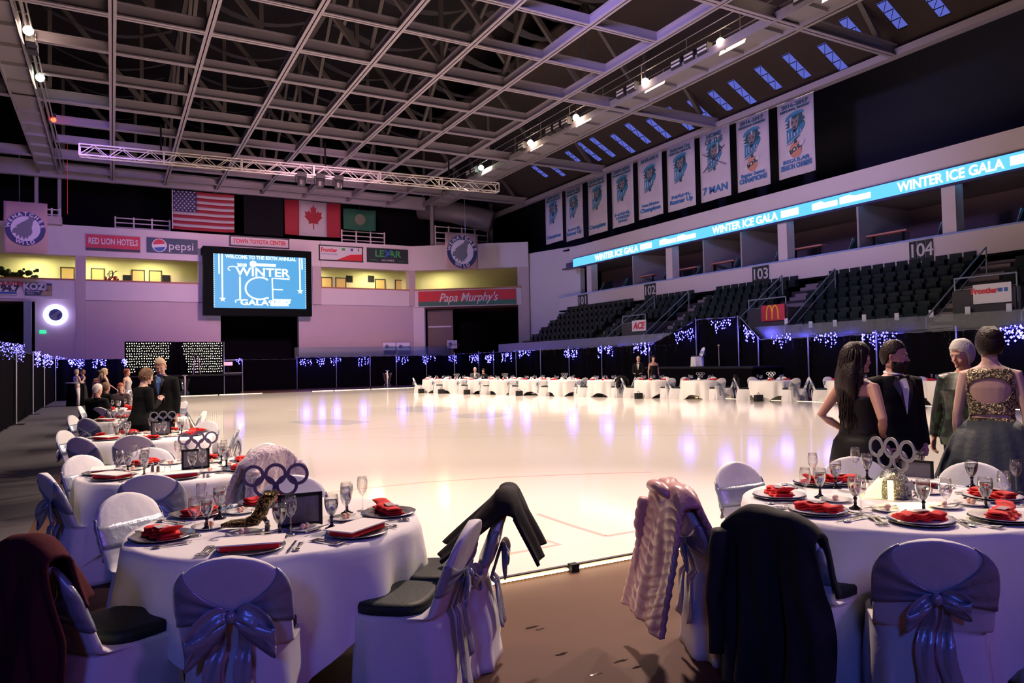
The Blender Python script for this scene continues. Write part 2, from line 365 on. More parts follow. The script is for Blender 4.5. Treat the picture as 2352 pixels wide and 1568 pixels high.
for i, (px, lab) in enumerate(((1372, 'slanted glass divider on the suite ledge right of sign 101'), (1425, 'slanted glass divider between signs 101 and 102'), (1515, 'slanted glass divider above the right of sign 102'), (1592, 'slanted glass divider left of the white suite pillar'), (1678, 'slanted glass divider above the stair rail left of sign 103'), (1772, 'slanted glass divider beside the pillar over sign 103'), (1945, 'slanted glass divider midway between signs 103 and 104'), (2150, 'slanted glass divider above the right end of sign 104'), (2335, 'slanted glass divider at the picture edge beyond sign 104'))):
    Y = onx(px, 580, XF).y; t = thing('glass_divider', lab, 'glass divider', (XF + .15, Y, 6.44), group='slanted glass dividers on the suite ledge')
    MB().slab([(0, 0, 0), (1.1, 0, 0), (1.1, 0, .75), (.35, 0, .55)], (0, .02, 0)).build('pane', TEAL, t)
    MB().bar((0, .01, .0), (.35, .01, .58), .05).bar((.1, .01, .0), (.45, .01, .55), .04).build('rail', CHROME, t)
    if i not in (0, 4, 7):
        c = thing('suite_counter', 'pink-lit drink counter beside the ' + lab.replace('slanted glass divider', 'glass divider'), 'counter', (XF + .9, Y - 1.45, 6.9), group='drink counters in the suites')
        MB().box((0, 0, .12), (.45, 2.0, .07)).build('top', CTR, c); MB().box((0, -.7, -.70), (.08, .08, 1.6)).build('leg', BLACK, c); MB().box((0, .7, -.70), (.08, .08, 1.6)).build('leg', BLACK, c)
# LED ribbon
RIBM = mat('ribbon_led_blue', (0, 0, 0), .5, emit=(.11, .50, 1), es=1.45); RIBW = mat('ribbon_led_white', (0, 0, 0), .5, emit=(.80, .98, 1), es=2.2)
rib = thing('ribbon_display', 'long blue LED ribbon display reading WINTER ICE GALA along the suite level', 'display', (XF - .12, 44.0, 8.72))
yl, yr = 0, 8.5 - 44.0
MB().b2((0, yr, -.30), (.12, yl, .30)).build('screen', RIBM, rib)
MB().b2((-.02, yr, .30), (.12, yl, .34)).b2((-.02, yr, -.40), (.115, yl, -.30)).b2((-.02, yl, -.4), (.115, yl + .9, .1)).build('housing', mat('ribbon_housing', (.05, .05, .16), .4), rib)
for s_, e_ in ((1362, 1497), (1632, 1838), (2058, 2400)):
    a = onx(s_, 560, XF - .14).y; e = onx(e_, 480, XF - .14).y; c = (a + e) / 2 - 44; w = a - e
    text('WINTER ICE GALA', .56, RIBW, rib, 'lettering', (-.02, a - 44 - w * .40, -.02), (PI / 2, 0, -PI / 2), .008, sx=w * .80 / 5.05, bold=.012)
    MB().b2((-.03, e - 44 + w * .02, -.16), (0, e - 44 + w * .19, .18)).build('sponsor_blob', RIBW, rib)
for s_, e_ in ((1515, 1552), (1556, 1597), (1868, 1925), (1932, 2002)):
    a = onx(s_, 560, XF - .14).y; e = onx(e_, 530, XF - .14).y
    b = MB(); h = .15
    b.slab([(-.03, a - 44, -h), (-.03, a - 44, h), (-.03, a - 44 - .5, h + .05), (-.03, (a + e) / 2 - 44, h - .05), (-.03, e - 44, h - .05), (-.03, e - 44, -h)], (.03, 0, 0)); b.build('sponsor_blob', RIBW, rib)
# section numbers
NB = mat('sign_black', (.02, .03, .035), .5); NW = mat('sign_white', (.62, .62, .66), .6)
for nm, x0, x1, yy in (('101', 1327, 1349, 688), ('102', 1479, 1506, 663), ('103', 1727, 1766, 623), ('104', 2087, 2144, 569)):
    a = onx(x0, yy, XF - .05); e = onx(x1, yy, XF - .05); w = a.y - e.y
    t = thing('section_sign', 'black section sign 1 0 %s on the white fascia, %s' % (nm[2], {'101': 'nearest the corner', '102': 'second from the corner', '103': 'above the red arches sign', '104': 'largest and nearest'}[nm]), 'sign', (XF - .04, (a.y + e.y) / 2, 5.9))
    for k in (-1, 0, 1):
        MB().box((0, -k * w / 3, 0), (.04, w / 3 - .05, .86)).build('tile', NB, t)
        text(nm[k + 1], .78, NW, t, 'numeral', (-.03, -k * w / 3, 0), (PI / 2, 0, -PI / 2), .005, bold=.01)

# ------------------------------------------------------------------ bleachers
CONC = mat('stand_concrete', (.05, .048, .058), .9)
rows = [(24.65 + .77 * k, 1.75 + .5 * k) for k in range(7)]
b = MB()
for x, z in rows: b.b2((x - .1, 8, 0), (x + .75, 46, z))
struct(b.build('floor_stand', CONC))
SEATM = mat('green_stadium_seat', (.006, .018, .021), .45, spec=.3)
aisles = [onx(1832, 690, 28.5).y, onx(1545, 720, 27).y, onx(1395, 735, 27).y, onx(2185, 660, 26.5).y, 11.2]
def vom(x0, x1, y0_, y1_, X): a = onx(x0, y0_, X); e = onx(x1, y1_, X); return a, e
voms = []
for x0, x1, yt, yb in ((1748, 1806, 698, 738), (2232, 2326, 650, 697), (1452, 1487, 733, 762)):
    X = 26.0; a = onx(x0, yt, X); e = onx(x1, yb, X); voms.append((e.y - .35, a.y + .35))
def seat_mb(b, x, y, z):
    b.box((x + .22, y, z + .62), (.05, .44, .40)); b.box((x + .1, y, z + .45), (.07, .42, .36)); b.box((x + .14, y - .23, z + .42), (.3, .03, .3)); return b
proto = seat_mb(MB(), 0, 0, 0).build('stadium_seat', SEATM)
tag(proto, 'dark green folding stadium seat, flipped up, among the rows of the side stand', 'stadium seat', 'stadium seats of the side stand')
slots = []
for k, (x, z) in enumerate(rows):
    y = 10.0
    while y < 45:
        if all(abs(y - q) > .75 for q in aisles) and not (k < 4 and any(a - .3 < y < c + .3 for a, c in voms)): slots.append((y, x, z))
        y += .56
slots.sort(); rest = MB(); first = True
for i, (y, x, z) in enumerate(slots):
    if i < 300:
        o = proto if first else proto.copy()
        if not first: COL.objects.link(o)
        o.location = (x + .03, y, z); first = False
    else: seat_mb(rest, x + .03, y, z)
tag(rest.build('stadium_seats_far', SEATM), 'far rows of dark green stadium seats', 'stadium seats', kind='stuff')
STEP = mat('aisle_step', (.3, .24, .26), .8)
for n_, q in enumerate(aisles[:4]):
    b = MB()
    for x, z in rows:
        b.b2((x + .1, q - .55, z), (x + .5, q + .55, z + .18)).b2((x + .5, q - .55, z), (x + .75, q + .55, z + .36))
    struct(b.build('floor_aisle_steps', STEP))
RAILM = mat('grey_hand_rail', (.30, .34, .42), .4, .5)
def handrail(label, pts):
    t = thing('hand_rail', label, 'hand rail', pts[0]); P0 = Vector(pts[0])
    up = [Vector(p) - P0 + Vector((0, 0, .95)) for p in pts]
    MB().tube(up, .03, 6).tube([p - Vector((0, 0, .4)) for p in up], .02, 6).build('rail', RAILM, t)
    for p in (up[0], up[-1]): MB().tube([p, p - Vector((0, 0, .95))], .03, 6).build('post', RAILM, t)
nms = ['red arches sign', 'white sign with red and blue print', 'small white and red hardware sign']
for i, (a, c) in enumerate(voms):
    X = 25.6
    zt_ = onx((1777, 2280, 1470)[i], (702, 655, 737)[i], X).z
    b = MB(); b.b2((X - .1, a, 1.6), (X + .05, c, zt_ - .1)); b.b2((X, a - .1, 1.6), (X + 2.6, a, zt_ - .1)); b.b2((X, c, 1.6), (X + 2.6, c + .1, zt_ - .1)); struct(b.build('wall_vomitory', CONC))
    handrail('sloping grey hand rail left of the ' + nms[i], [(X - .9, c + .5, 1.9), (X + 2.6, c + .3, zt_ + .7)])
    handrail('sloping grey hand rail right of the ' + nms[i], [(X - .6, a - .4, 1.9), (X + 2.9, a - .3, zt_ + .7)])
    handrail('level grey hand rail on top of the ' + nms[i], [(X, c, zt_ - .6), (X, a, zt_ - .6)])
def xsign(name, label, x0, x1, yt, yb, X, mt, parts=()):
    a = onx(x0, yt, X); e = onx(x1, yb, X); m1 = onx((x0 + x1) / 2, (yt + yb) / 2, X); w = a.y - e.y; h = (a.z - e.z) * .9
    t = thing(name, label, 'sign', (X, m1.y, m1.z)); MB().box((0, 0, 0), (.05, w, h)).build('board', mt, t); return t, w, h
SW = mat('sign_face_white', (.66, .64, .68), .6); SR = mat('sign_face_red', (.50, .03, .06), .6); SBK = mat('sign_face_navy', (.02, .05, .10), .5)
YEL = mat('sign_yellow', (.8, .45, .03), .5); REDT = mat('sign_red_print', (.6, .03, .06), .6); BLT = mat('sign_blue_print', (.03, .12, .42), .6)
t, w, h = xsign('stand_sign', 'red sign with yellow arches at the stand entrance', 1748, 1803, 700, 736, 25.45, SR)
b = MB()
for s_ in (-1, 1): b.tube([(-.04, -s_ * (.02 + .26 * (i / 8)), -.32 + .62 * math.sin(PI * min(1, .5 + .06 * 0 + i / 16 * 1.0)) if i < 8 else -.32) for i in range(9)], .035, 5)
b = MB()
for s_ in (-1, 1): b.tube([(-.04, s_ * .16 + .16 * math.cos(PI * i / 10), -.3 + .62 * math.sin(PI * i / 10) ** .6) for i in range(11)], .04, 5)
b.build('arches', YEL, t)
t, w, h = xsign('stand_sign', 'white sign with maroon lettering between the hand rails at far right', 2234, 2324, 652, 694, 25.45, SW)
text('Frontier', .25, REDT, t, 'lettering', (-.04, w * .20, h * .14), (PI / 2, 0, -PI / 2), .004, bold=.012)
MB().box((-.035, -w * .22, h * .14), (.02, .14, .12)).box((-.035, -w * .37, h * .14), (.02, .1, .12)).build('logo', BLT, t)
t, w, h = xsign('stand_sign', 'small white sign with red ACE lettering in the side stand', 1452, 1484, 735, 760, 25.45, SW)
text('ACE', .5, REDT, t, 'lettering', (-.04, 0, -.02), (PI / 2, 0, -PI / 2), .004, bold=.02, shear=.2)
for i, (px, py) in enumerate(((1806, 738), (1862, 745), (1918, 742), (1985, 730), (2060, 727), (2139, 720), (2223, 713), (2318, 706), (1585, 762), (1640, 752))):
    p = onx(px, py, 25.3); o = MB().box((0, 0, 0), (.03, .17, .26)).build('seat_row_card', SW, loc=p)
    tag(o, 'small white card clipped to the front rail of the side stand', 'card', 'small white cards on the front rail of the stand')
b = MB(); b.b2((24.25, 9, 2.0), (24.3, 46, 2.9)); 
gl = b.build('rink_glass', glassmat('rink_glass_mat', (.75, .85, .9), .05, .35)); tag(gl, 'clear rink glass standing behind the black drapes along the side stand', 'glass barrier')

# ================================================================== SIGNS AND FLAGS ON THE END WALL
def wsign(name, label, x0, y0_, x1, y1_, mt, Y=54.72, cat='sign', d=.08):
    a = ony(x0, y0_, Y); e = ony(x1, y1_, Y); c = ony((x0 + x1) / 2, (y0_ + y1_) / 2, Y)
    h = (ony((x0 + x1) / 2, y0_, Y).z - ony((x0 + x1) / 2, y1_, Y).z); w = e.x - a.x
    t = thing(name, label, cat, (c.x, Y, c.z)); MB().box((0, 0, 0), (w, d, h)).build('board', mt, t); return t, w, h
def put(t, body, size, mt, x, z, sx=1, bold=0, shear=0, y=-.05): return text(body, size, mt, t, 'lettering', (x, y, z), (PI / 2, 0, 0), .006, sx=sx, bold=bold, shear=shear)
WHT = mat('print_white', (.75, .72, .76), .6); SRD = mat('sign_bright_red', (.62, .02, .04), .5); GRN = mat('print_green', (.05, .32, .10), .5)
def bo(t, x, z, w, h, mt, name='stripe', y=-.05): return MB().box((x, y, z), (w, .012, h)).build(name, mt, t)
t, w, h = wsign('advertising_sign', 'red hotel sign with white lettering on the white band', 198, 541, 323, 577, SRD)
bo(t, 0, -h * .42, w, h * .16, NB); put(t, 'RED LION HOTELS', .56, WHT, 0, h * .08, .62, bold=.012); put(t, 'WENATCHEE', .16, WHT, 0, -h * .42)
t, w, h = wsign('advertising_sign', 'navy cola sign with red white and blue globe', 338, 548, 455, 582, SBK)
g = MB(); n = 24
def disc(b, c, r, a0, a1, y, n=20):
    pts = [(c[0] + r * math.cos(a0 + (a1 - a0) * i / n), y, c[1] + r * math.sin(a0 + (a1 - a0) * i / n)) for i in range(n + 1)]
    b.slab(pts, (0, .01, 0)); return b
disc(MB(), (-w * .26, 0), .46, 0, 2 * PI, -.055).build('globe', WHT, t); disc(MB(), (-w * .26, .03), .38, .25, PI + .0, -.066).build('globe_red', SRD, t); disc(MB(), (-w * .26, -.05), .36, PI + .35, 2 * PI - .1, -.066).build('globe_blue', BLT, t)
put(t, 'pepsi', .78, WHT, w * .17, -.02, bold=.0)
t, w, h = wsign('arena_name_sign', 'white arena name sign with red lettering above the screen', 530, 546, 664, 567, BANDM)
put(t, 'TOWN TOYOTA CENTER', .40, SRD, 0, 0, 3.85 / 4.9, bold=.012)
fr = MB(); fr.box((0, -.03, h / 2), (w + .1, .14, .07)).box((0, -.03, -h / 2), (w + .1, .14, .07)).box((-w / 2, -.03, 0), (.07, .14, h)).box((w / 2, -.03, 0), (.07, .14, h)).build('frame', NB, t)
t, w, h = wsign('advertising_sign', 'white communications sign with red lettering and red swoosh', 734, 566, 833, 599, SW)
put(t, 'Frontier', .46, SRD, -w * .28, h * .2, .8, bold=.015); put(t, 'COMMUNICATIONS', .14, BLT, -w * .28, -h * .08); MB().slab([(-.4, -.055, -.52), (w / 2, -.055, -.52), (w / 2, -.055, .02), (.7, -.055, -.05)], (0, .01, 0)).build('swoosh', SRD, t)
bo(t, w * .05, h * .3, .26, .18, GRN, 'logo'); bo(t, w * .25, h * .3, .2, .2, BLT, 'logo'); bo(t, w * .4, h * .3, .06, .24, NB, 'logo')
fr = MB(); fr.box((0, -.03, h / 2), (w + .1, .14, .07)).box((0, -.03, -h / 2), (w + .1, .14, .07)).box((-w / 2, -.03, 0), (.07, .14, h)).box((w / 2, -.03, 0), (.07, .14, h)).build('frame', NB, t)
t, w, h = wsign('advertising_sign', 'dark homes sign with green lettering right of the white red-swoosh sign', 843, 571, 938, 604, NB)
put(t, 'LE  AR', .72, GRN, 0, .12, 2.9 / 2.75, bold=.02); put(t, 'X', .8, BLT, -.0, .12, 1.1, bold=.03); put(t, 'HOMES', .2, WHT, 0, -h * .33, 1.6); bo(t, -w * .33, -h * .33, .5, .03, GRN); bo(t, w * .33, -h * .33, .5, .03, GRN)
t, w, h = wsign('radio_sign', 'white country radio sign at the left picture edge', -22, 645, 39, 676, WHT)
put(t, 'COUNTRY', .36, SRD, w * .2, h * .3, .9, bold=.015); put(t, '94.7', .52, NB, w * .24, -h * .06, 1.05, bold=.03); bo(t, 0, -h * .38, w, h * .14, BLT)
t, w, h = wsign('radio_sign', 'navy and tan radio sign with sunburst and white KOZI lettering', 58, 650, 120, 678, SBK)
put(t, 'KOZI', .56, WHT, -w * .14, h * .18, .95, bold=.03); put(t, 'Community', .18, WHT, -w * .25, -h * .18); put(t, 'Radio', .16, WHT, -w * .3, -h * .36)
TAN = mat('sign_tan', (.45, .33, .2), .7); MB().slab([(.1, -.052, -h / 2), (w / 2, -.052, -h / 2), (w / 2, -.052, h * .3), (w * .25, -.052, h * .3)], (0, .01, 0)).build('sunburst', TAN, t)
b = MB()
for k in range(6): a = .3 + k * .42; b.bar((w * .3, -.07, -h * .15), (w * .3 + .75 * math.cos(a) * .5, -.07, -h * .15 + .55 * math.sin(a)), .05, .01)
b.build('rays', NB, t)
# pizza banner on the angled wall
pa = fpt(961, 681); pb = fpt(1187, 679); pm = (pa + pb) / 2
t = thing('advertising_banner', 'long red and green banner reading Papa Murphys over the right portal', 'banner', (pm.x, pm.y, 6.82), rz=math.atan2(FD.y, FD.x)); 
off = FN * .28; t.location = Vector(t.location) + off
w = (pb - pa).length * .985
MB().box((0, 0, .17), (w, .05, .82)).build('red_half', SRD, t); MB().box((0, 0, -.42), (w, .05, .36)).build('green_half', mat('banner_green', (.05, .16, .12), .6), t)
text("Papa Murphy's", .98, WHT, t, 'lettering', (.1, -.04, 0), (PI / 2, 0, 0), .006, sx=w * .62 / 5.9, bold=.01, shear=.35)
# scoreboard
sc = thing('video_scoreboard', 'large black framed video screen showing a blue winter ice gala slide', 'screen', (0, 53.6, 0))
a = ony(470, 567, 53.6); e = ony(720, 724, 53.6); ctr = ony(595, 648, 53.6); w = e.x - a.x; h = ony(595, 571, 53.6).z - ony(595, 724.5, 53.6).z
sc.location = ctr; hw, hh = w / 2, h / 2
s0 = ony(490, 588, 53.5); s1 = ony(704, 707, 53.5); cz = ctr.z; sl = s0.x - ctr.x; sr = s1.x - ctr.x; st = ony(597, 586.5, 53.5).z - cz; sb = ony(597, 708, 53.5).z - cz
fr = MB(); fr.b2((-hw, -.1, st), (hw, 1.3, hh)).b2((-hw, -.1, -hh), (hw, .5, sb)).b2((-hw, -.1, sb), (sl, .5, st)).b2((sr, -.1, sb), (hw, .5, st)); fr.build('frame', mat('scoreboard_black', (.002, .005, .005), .6, spec=.06), sc)
SCRB = mat('screen_blue', (0, 0, 0), .5, emit=(.06, .40, .78), es=1.0, noise=0); SCRW = mat('screen_white', (0, 0, 0), .5, emit=(.80, 1, 1), es=1.3)
MB().b2((sl, .0, sb), (sr, .06, st)).build('panel', SCRB, sc)
sw = sr - sl; sh = st - sb
def sx_(u): return sl + sw * (u - 90) / (1940 - 90)
def sz_(v): return st - sh * (v - 215) / (1275 - 215)
def pt(u, v): # zoomed-crop pixel to panel coordinates, undoing the slant of the view
    v2 = v - (u - 90) / 1850 * (70 * (1 - (v - 215) / 1060) + 15 * (v - 215) / 1060); return sx_(u), sz_(v2)
def st_(body, u0, u1, v0, v1, bold=0, n=None, fw=.72):
    x0, z0 = pt(u0, (v0 + v1) / 2); x1, z1 = pt(u1, (v0 + v1) / 2); hgt = sz_(v0) - sz_(v1)
    size = hgt / .70; o = text(body, size, SCRW, sc, 'lettering', ((x0 + x1) / 2, -.012, (z0 + z1) / 2), (PI / 2, 0, 0), .004, bold=bold)
    xs = [v.co.x for v in o.data.vertices]; o.scale = ((x1 - x0) / (max(xs) - min(xs)), 1, 1); return o
st_('WELCOME TO THE SIXTH ANNUAL', 320, 1740, 262, 330, .012)
st_('2018', 545, 735, 410, 470, .02); st_('WINTER', 510, 1610, 500, 665, .02); st_('GALA', 595, 1165, 1115, 1225, .02); st_('OLYMPICS', 1160, 1610, 1130, 1180, .03); st_('EDITION', 1200, 1570, 1185, 1230, .03)
b = MB(); x0, z0 = pt(760, 410); x1, z1 = pt(1320, 450)
disc(b, ((x0 + .35), z0), .24, 0, 2 * PI, -.015); b.box(((x0 + x1) / 2 + .15, -.01, (z0 + z1) / 2), (x1 - x0 - .3, .01, .2)); b.build('sponsor_blob', SCRW, sc)
def sline(pts, wd): return MB().tube([(*[pt(u, v)[0]], -.02, pt(u, v)[1]) for u, v in pts], wd, 6)
L = MB()
def addl(pts, wd=.055):
    global L
    L.tube([(pt(u, v)[0], -.02, pt(u, v)[1]) for u, v in pts], wd, 6)
addl([(598, 665), (600, 1100)], .065); addl([(1150, 730)] + [(985 + 280 * math.cos(a), 890 - 215 * math.sin(a)) for a in [math.radians(d) for d in range(60, 301, 15)]] + [(1165, 1075)], .065)
addl([(1595, 702), (1240, 690), (1250, 1105), (1620, 1112)], .065); addl([(1250, 908), (1455, 912)], .05)
L.build('ice_lettering', SCRW, sc); L = MB()
addl([(540, 480), (470, 465), (400, 470), (370, 505), (385, 540), (415, 545)], .04); addl([(640, 1118), (560, 1115), (510, 1130), (505, 1160), (525, 1168)], .04); L.build('flourish', SCRW, sc); L = MB()
addl([(198, 215), (200, 612)], .05); addl([(257, 220), (259, 1080)], .06); addl([(1812, 285), (1816, 910)], .06); addl([(1860, 288), (1863, 512)], .05)
for u, v in ((262, 1103), (1817, 940)):
    x, z = pt(u, v); pts = []
    for k in range(10): r_ = .23 if k % 2 == 0 else .10; pts.append((x + r_ * math.sin(k * PI / 5), -.02, z + r_ * math.cos(k * PI / 5)))
    L.slab(pts, (0, .01, 0))
L.build('hanging_stars', SCRW, sc); L = MB()
for k in range(26):
    for u in (100, 1935): x, z = pt(u, 225 + 41 * k); L.octa((x, -.02, z), .05)
L.build('dotted_border', SCRW, sc)
# round lit sign and exit signs
p = ony(128, 723, YW - .1); t = thing('round_light_sign', 'round sign with a glowing blue-white ring on the left of the end wall', 'light sign', p)
b = MB(); b.tube([(.53 * math.cos(a), -.1, .53 * math.sin(a)) for a in [2 * PI * i / 32 for i in range(33)]], .15, 8, cap=False); b.build('glow_ring', mat('ring_glow', (0, 0, 0), .5, emit=(.55, .55, 1), es=5), t)
disc(MB(), (0, 0), .38, 0, 2 * PI, -.12).build('face', mat('navy_print', (.03, .035, .13), .6), t)
MB().slab([(-.3, -.14, -.1), (-.05, -.14, .12), (.2, -.14, .3), (.28, -.14, .2), (.1, -.14, .0), (.05, -.14, -.3), (-.1, -.14, -.3)], (0, .01, 0)).build('emblem', mat('grey_print', (.16, .15, .2), .7), t)
EXM = mat('exit_green', (0, 0, 0), .5, emit=(.05, 1, .45), es=1.3)
for px, py, lab in ((98, 762, 'small green exit sign below the round light sign'), (965, 763, 'small green exit sign left of the right portal')):
    p = ony(px, py, YW - .04); t = thing('exit_sign', lab, 'exit sign', p); MB().box((0, 0, 0), (.34, .08, .2)).build('housing', EXM, t); text('EXIT', .16, BLACK, t, 'lettering', (0, -.05, 0), (PI / 2, 0, 0), .003)

# team banners
NAVY = MATS['navy_print']; GREYP = MATS['grey_print']; PINKB = mat('banner_pinkish_cloth', (.50, .32, .32), .85); PALE = mat('banner_pale', (.66, .58, .68), .8)
def team_banner(lab, x0, x1, yt, yb, Y):
    a = ony(x0, (yt + yb) / 2, Y); e = ony(x1, (yt + yb) / 2, Y); c = (a + e) / 2; w = e.x - a.x; h = ony((x0 + x1) / 2, yt, Y).z - ony((x0 + x1) / 2, yb, Y).z
    t = thing('team_banner', lab, 'banner', c); MB().grid(lambda u, v: (w * (u - .5), .03 * math.sin(u * 7) + .02, h * (v - .5)), 12, 2).build('cloth', PINKB, t, True, solid=.02)
    r = w * .46; y = -.06
    disc(MB(), (0, -h * .03), r, 0, 2 * PI, y, 40).build('navy_ring', NAVY, t); disc(MB(), (0, -h * .03), r * .74, 0, 2 * PI, y - .012, 40).build('pale_disc', PALE, t)
    W_ = [(-.68, -.28), (-.62, -.05), (-.4, .1), (-.5, .12), (-.25, .32), (-.1, .42), (.1, .55), (.22, .80), (.34, .84), (.42, .70), (.46, .55), (.36, .42), (.34, .22), (.3, .1), (.34, -.2), (.22, -.45), (.16, -.38), (.1, -.62), (0, -.5), (-.08, -.68), (-.18, -.45), (-.3, -.66), (-.32, -.38), (-.5, -.5), (-.46, -.3)]
    MB().slab([(x * r, y - .03, z * r - h * .03) for x, z in W_], (0, .01, 0)).build('wolf_emblem', GREYP, t)
    def arc(s_, a0, a1, up):
        for i, ch in enumerate(s_):
            q = a0 + (a1 - a0) * i / (len(s_) - 1); rr = r * .865
            text(ch, r * .27, PALE, t, 'lettering', (rr * math.sin(q), y - .03, rr * math.cos(q) - h * .03), (PI / 2, q if up else q - PI, 0), .004, bold=.012, sx=1.15)
    arc('WENATCHEE', -1.35, 1.35, True); arc('WILD', PI + .42, PI - .42, False)
    return t, w, h
t, w, h = team_banner('hanging team banner with a howling wolf in a navy ring, at the left edge', 8, 109, 464, 580, 49.3)
MB().tube([(-.3, 0, h / 2), (-.3, 0, 14.02 - t.location.z)], .012, 4).build('cable', RAILM, t)
t, w, h = team_banner('hanging team banner with a howling wolf in a navy ring, left of the side stand', 1023, 1098, 535, 617, 49.3)
MB().tube([(.3, 0, h / 2), (.3, 0, 14.02 - t.location.z)], .02, 4).build('cable', RAILM, t)

# flags
def flagcloth(w, h): return lambda u, v: (w * (u - .5), .06 * math.sin(u * 9 + v * 2), h * (v - .5) - .05 * math.sin(u * PI) * (1 - v))
YF = 54.0
def fl(name, lab, x0, x1, yt, yb):
    a = ony(x0, (yt + yb) / 2, YF); e = ony(x1, (yt + yb) / 2, YF); h = ony(x0, yt, YF).z - ony(x0, yb, YF).z; c = (a + e) / 2
    t_ = thing(name, lab, 'flag', c); MB().tube([(-(e.x - a.x) / 2, 0, h / 2), ((e.x - a.x) / 2, 0, h / 2)], .02, 5).tube([(0, 0, h / 2), (0, 0, 14.0 - c.z)], .015, 5).build('hanging_rod', BLACK, t_)
    return t_, e.x - a.x, h
FR = mat('flag_red', (.26, .012, .03), .8); FW = mat('flag_white', (.40, .34, .40), .8); FB_ = mat('flag_navy', (.03, .03, .12), .8); FG = mat('flag_green', (.01, .08, .05), .8)
t, w, h = fl('national_flag', 'large American flag hanging above the white band', 396, 538, 441, 530)
f = flagcloth(w, h)
for k in range(13):
    u0 = .38 if k < 7 else 0
    MB().grid(lambda u, v: f(u0 + (1 - u0) * u, 1 - (k + 1 - v) / 13), 14, 1).build('stripe', FR if k % 2 == 0 else FW, t, True, solid=.01)
MB().grid(lambda u, v: f(.38 * u, 1 - 7 / 13 * (1 - v)), 8, 2).build('canton', FB_, t, True, solid=.01)
b = MB()
for r_ in range(9):
    for c_ in range(6 if r_ % 2 == 0 else 5):
        u = .38 * ((c_ + .5 + (.5 if r_ % 2 else 0)) / 6.0); v = 1 - 7 / 13 * (r_ + .6) / 9.2; p = f(u, v); q = []
        for k in range(10): rr = .085 if k % 2 == 0 else .035; q.append((p[0] + rr * math.sin(k * PI / 5), p[1] - .03, p[2] + rr * math.cos(k * PI / 5)))
        b.slab(q, (0, .005, 0))
b.build('stars', FW, t)
MB().tube([(-w / 2, 0, -h / 2), (-w / 2, 0, h / 2)], .03, 6).build('pole', WHT, t)
t, w, h = fl('national_flag', 'red and white Canadian flag with maple leaf above the white band', 654, 782, 462, 542)
f = flagcloth(w, h)
for u0, u1, mm in ((0, .25, FR), (.25, .75, FW), (.75, 1, FR)): MB().grid(lambda u, v: f(u0 + (u1 - u0) * u, v), 8, 3).build('panel', mm, t, True, solid=.01)
leaf = [(0, 1), (.12, .72), (.28, .8), (.22, .38), (.42, .55), (.5, .42), (.78, .46), (.68, .2), (.8, .1), (.4, -.25), (.44, -.42), (.05, -.36), (.05, -.8), (-.05, -.8), (-.05, -.36), (-.44, -.42), (-.4, -.25), (-.8, .1), (-.68, .2), (-.78, .46), (-.5, .42), (-.42, .55), (-.22, .38), (-.28, .8), (-.12, .72)]
MB().slab([(x * w * .2, -.12, z * h * .40) for x, z in leaf], (0, .01, 0)).build('maple_leaf', FR, t)
t, w, h = fl('state_flag', 'dark green state flag with round seal beside the Canadian flag', 789, 863, 481, 528)
MB().grid(flagcloth(w, h), 14, 3).build('cloth', FG, t, True, solid=.01); disc(MB(), (0, 0), h * .27, 0, 2 * PI, -.1).build('seal', mat('seal_tan', (.12, .12, .09), .8), t)
# dark hanging cloth behind, white railings of the upper booths
t = tag(MB().b2((ony(560, 500, 54.05).x, 54, 11.1), (ony(650, 500, 54.05).x, 54.1, 13.95)).build('dark_hanging', DARKW), 'dark cloth hanging between the two national flags', 'cloth')
def railing(lab, x0, x1, yt, yb, Y, nb=3, npost=4):
    a = ony(x0, yb, Y); e = ony(x1, yb, Y); h = ony(x0, yt, Y).z - a.z; w = e.x - a.x
    t = thing('booth_railing', lab, 'railing', (a.x, Y, a.z)); 
    for k in range(nb): MB().bar((0, 0, h * (k + 1) / nb), (w, 0, h * (k + 1) / nb), .07).build('rail', BANDM, t)
    for k in range(npost): MB().bar((w * k / (npost - 1), 0, 11.1 - a.z), (w * k / (npost - 1), 0, h + .1), .10).build('post', BANDM, t)
railing('white booth railing left of the American flag', 265, 390, 500, 532, 56, 3, 4)
railing('white booth railing under the green state flag', 785, 883, 530, 560, 55.9, 3, 4)
railing('thin railing above the right round team banner', 1000, 1120, 520, 560, 54, 3, 5)
railing('thin railing above the left round team banner', 100, 138, 480, 515, 54.5, 3, 3)
for x in (137, 84): 
    p = ony(x, 520, 54.6); struct(MB().b2((p.x - .1, 54.5, 11), (p.x + .1, 54.7, 15.5)).build('pillar_far', STEEL))
for x in (993, 1129):
    p = ony(x, 540, 54); struct(MB().b2((p.x - .12, 54, 11.2), (p.x + .12, 54.2, 15.5)).build('pillar_far', STEEL))
for x0, x1 in ((1000, 1130), (100, 142)):
    a = ony(x0, 555, 54.2); e = ony(x1, 555, 54.2); struct(MB().b2((a.x, 54.2, 11.0), (e.x, 55.2, 11.5)).build('beam_booth', WALLM))

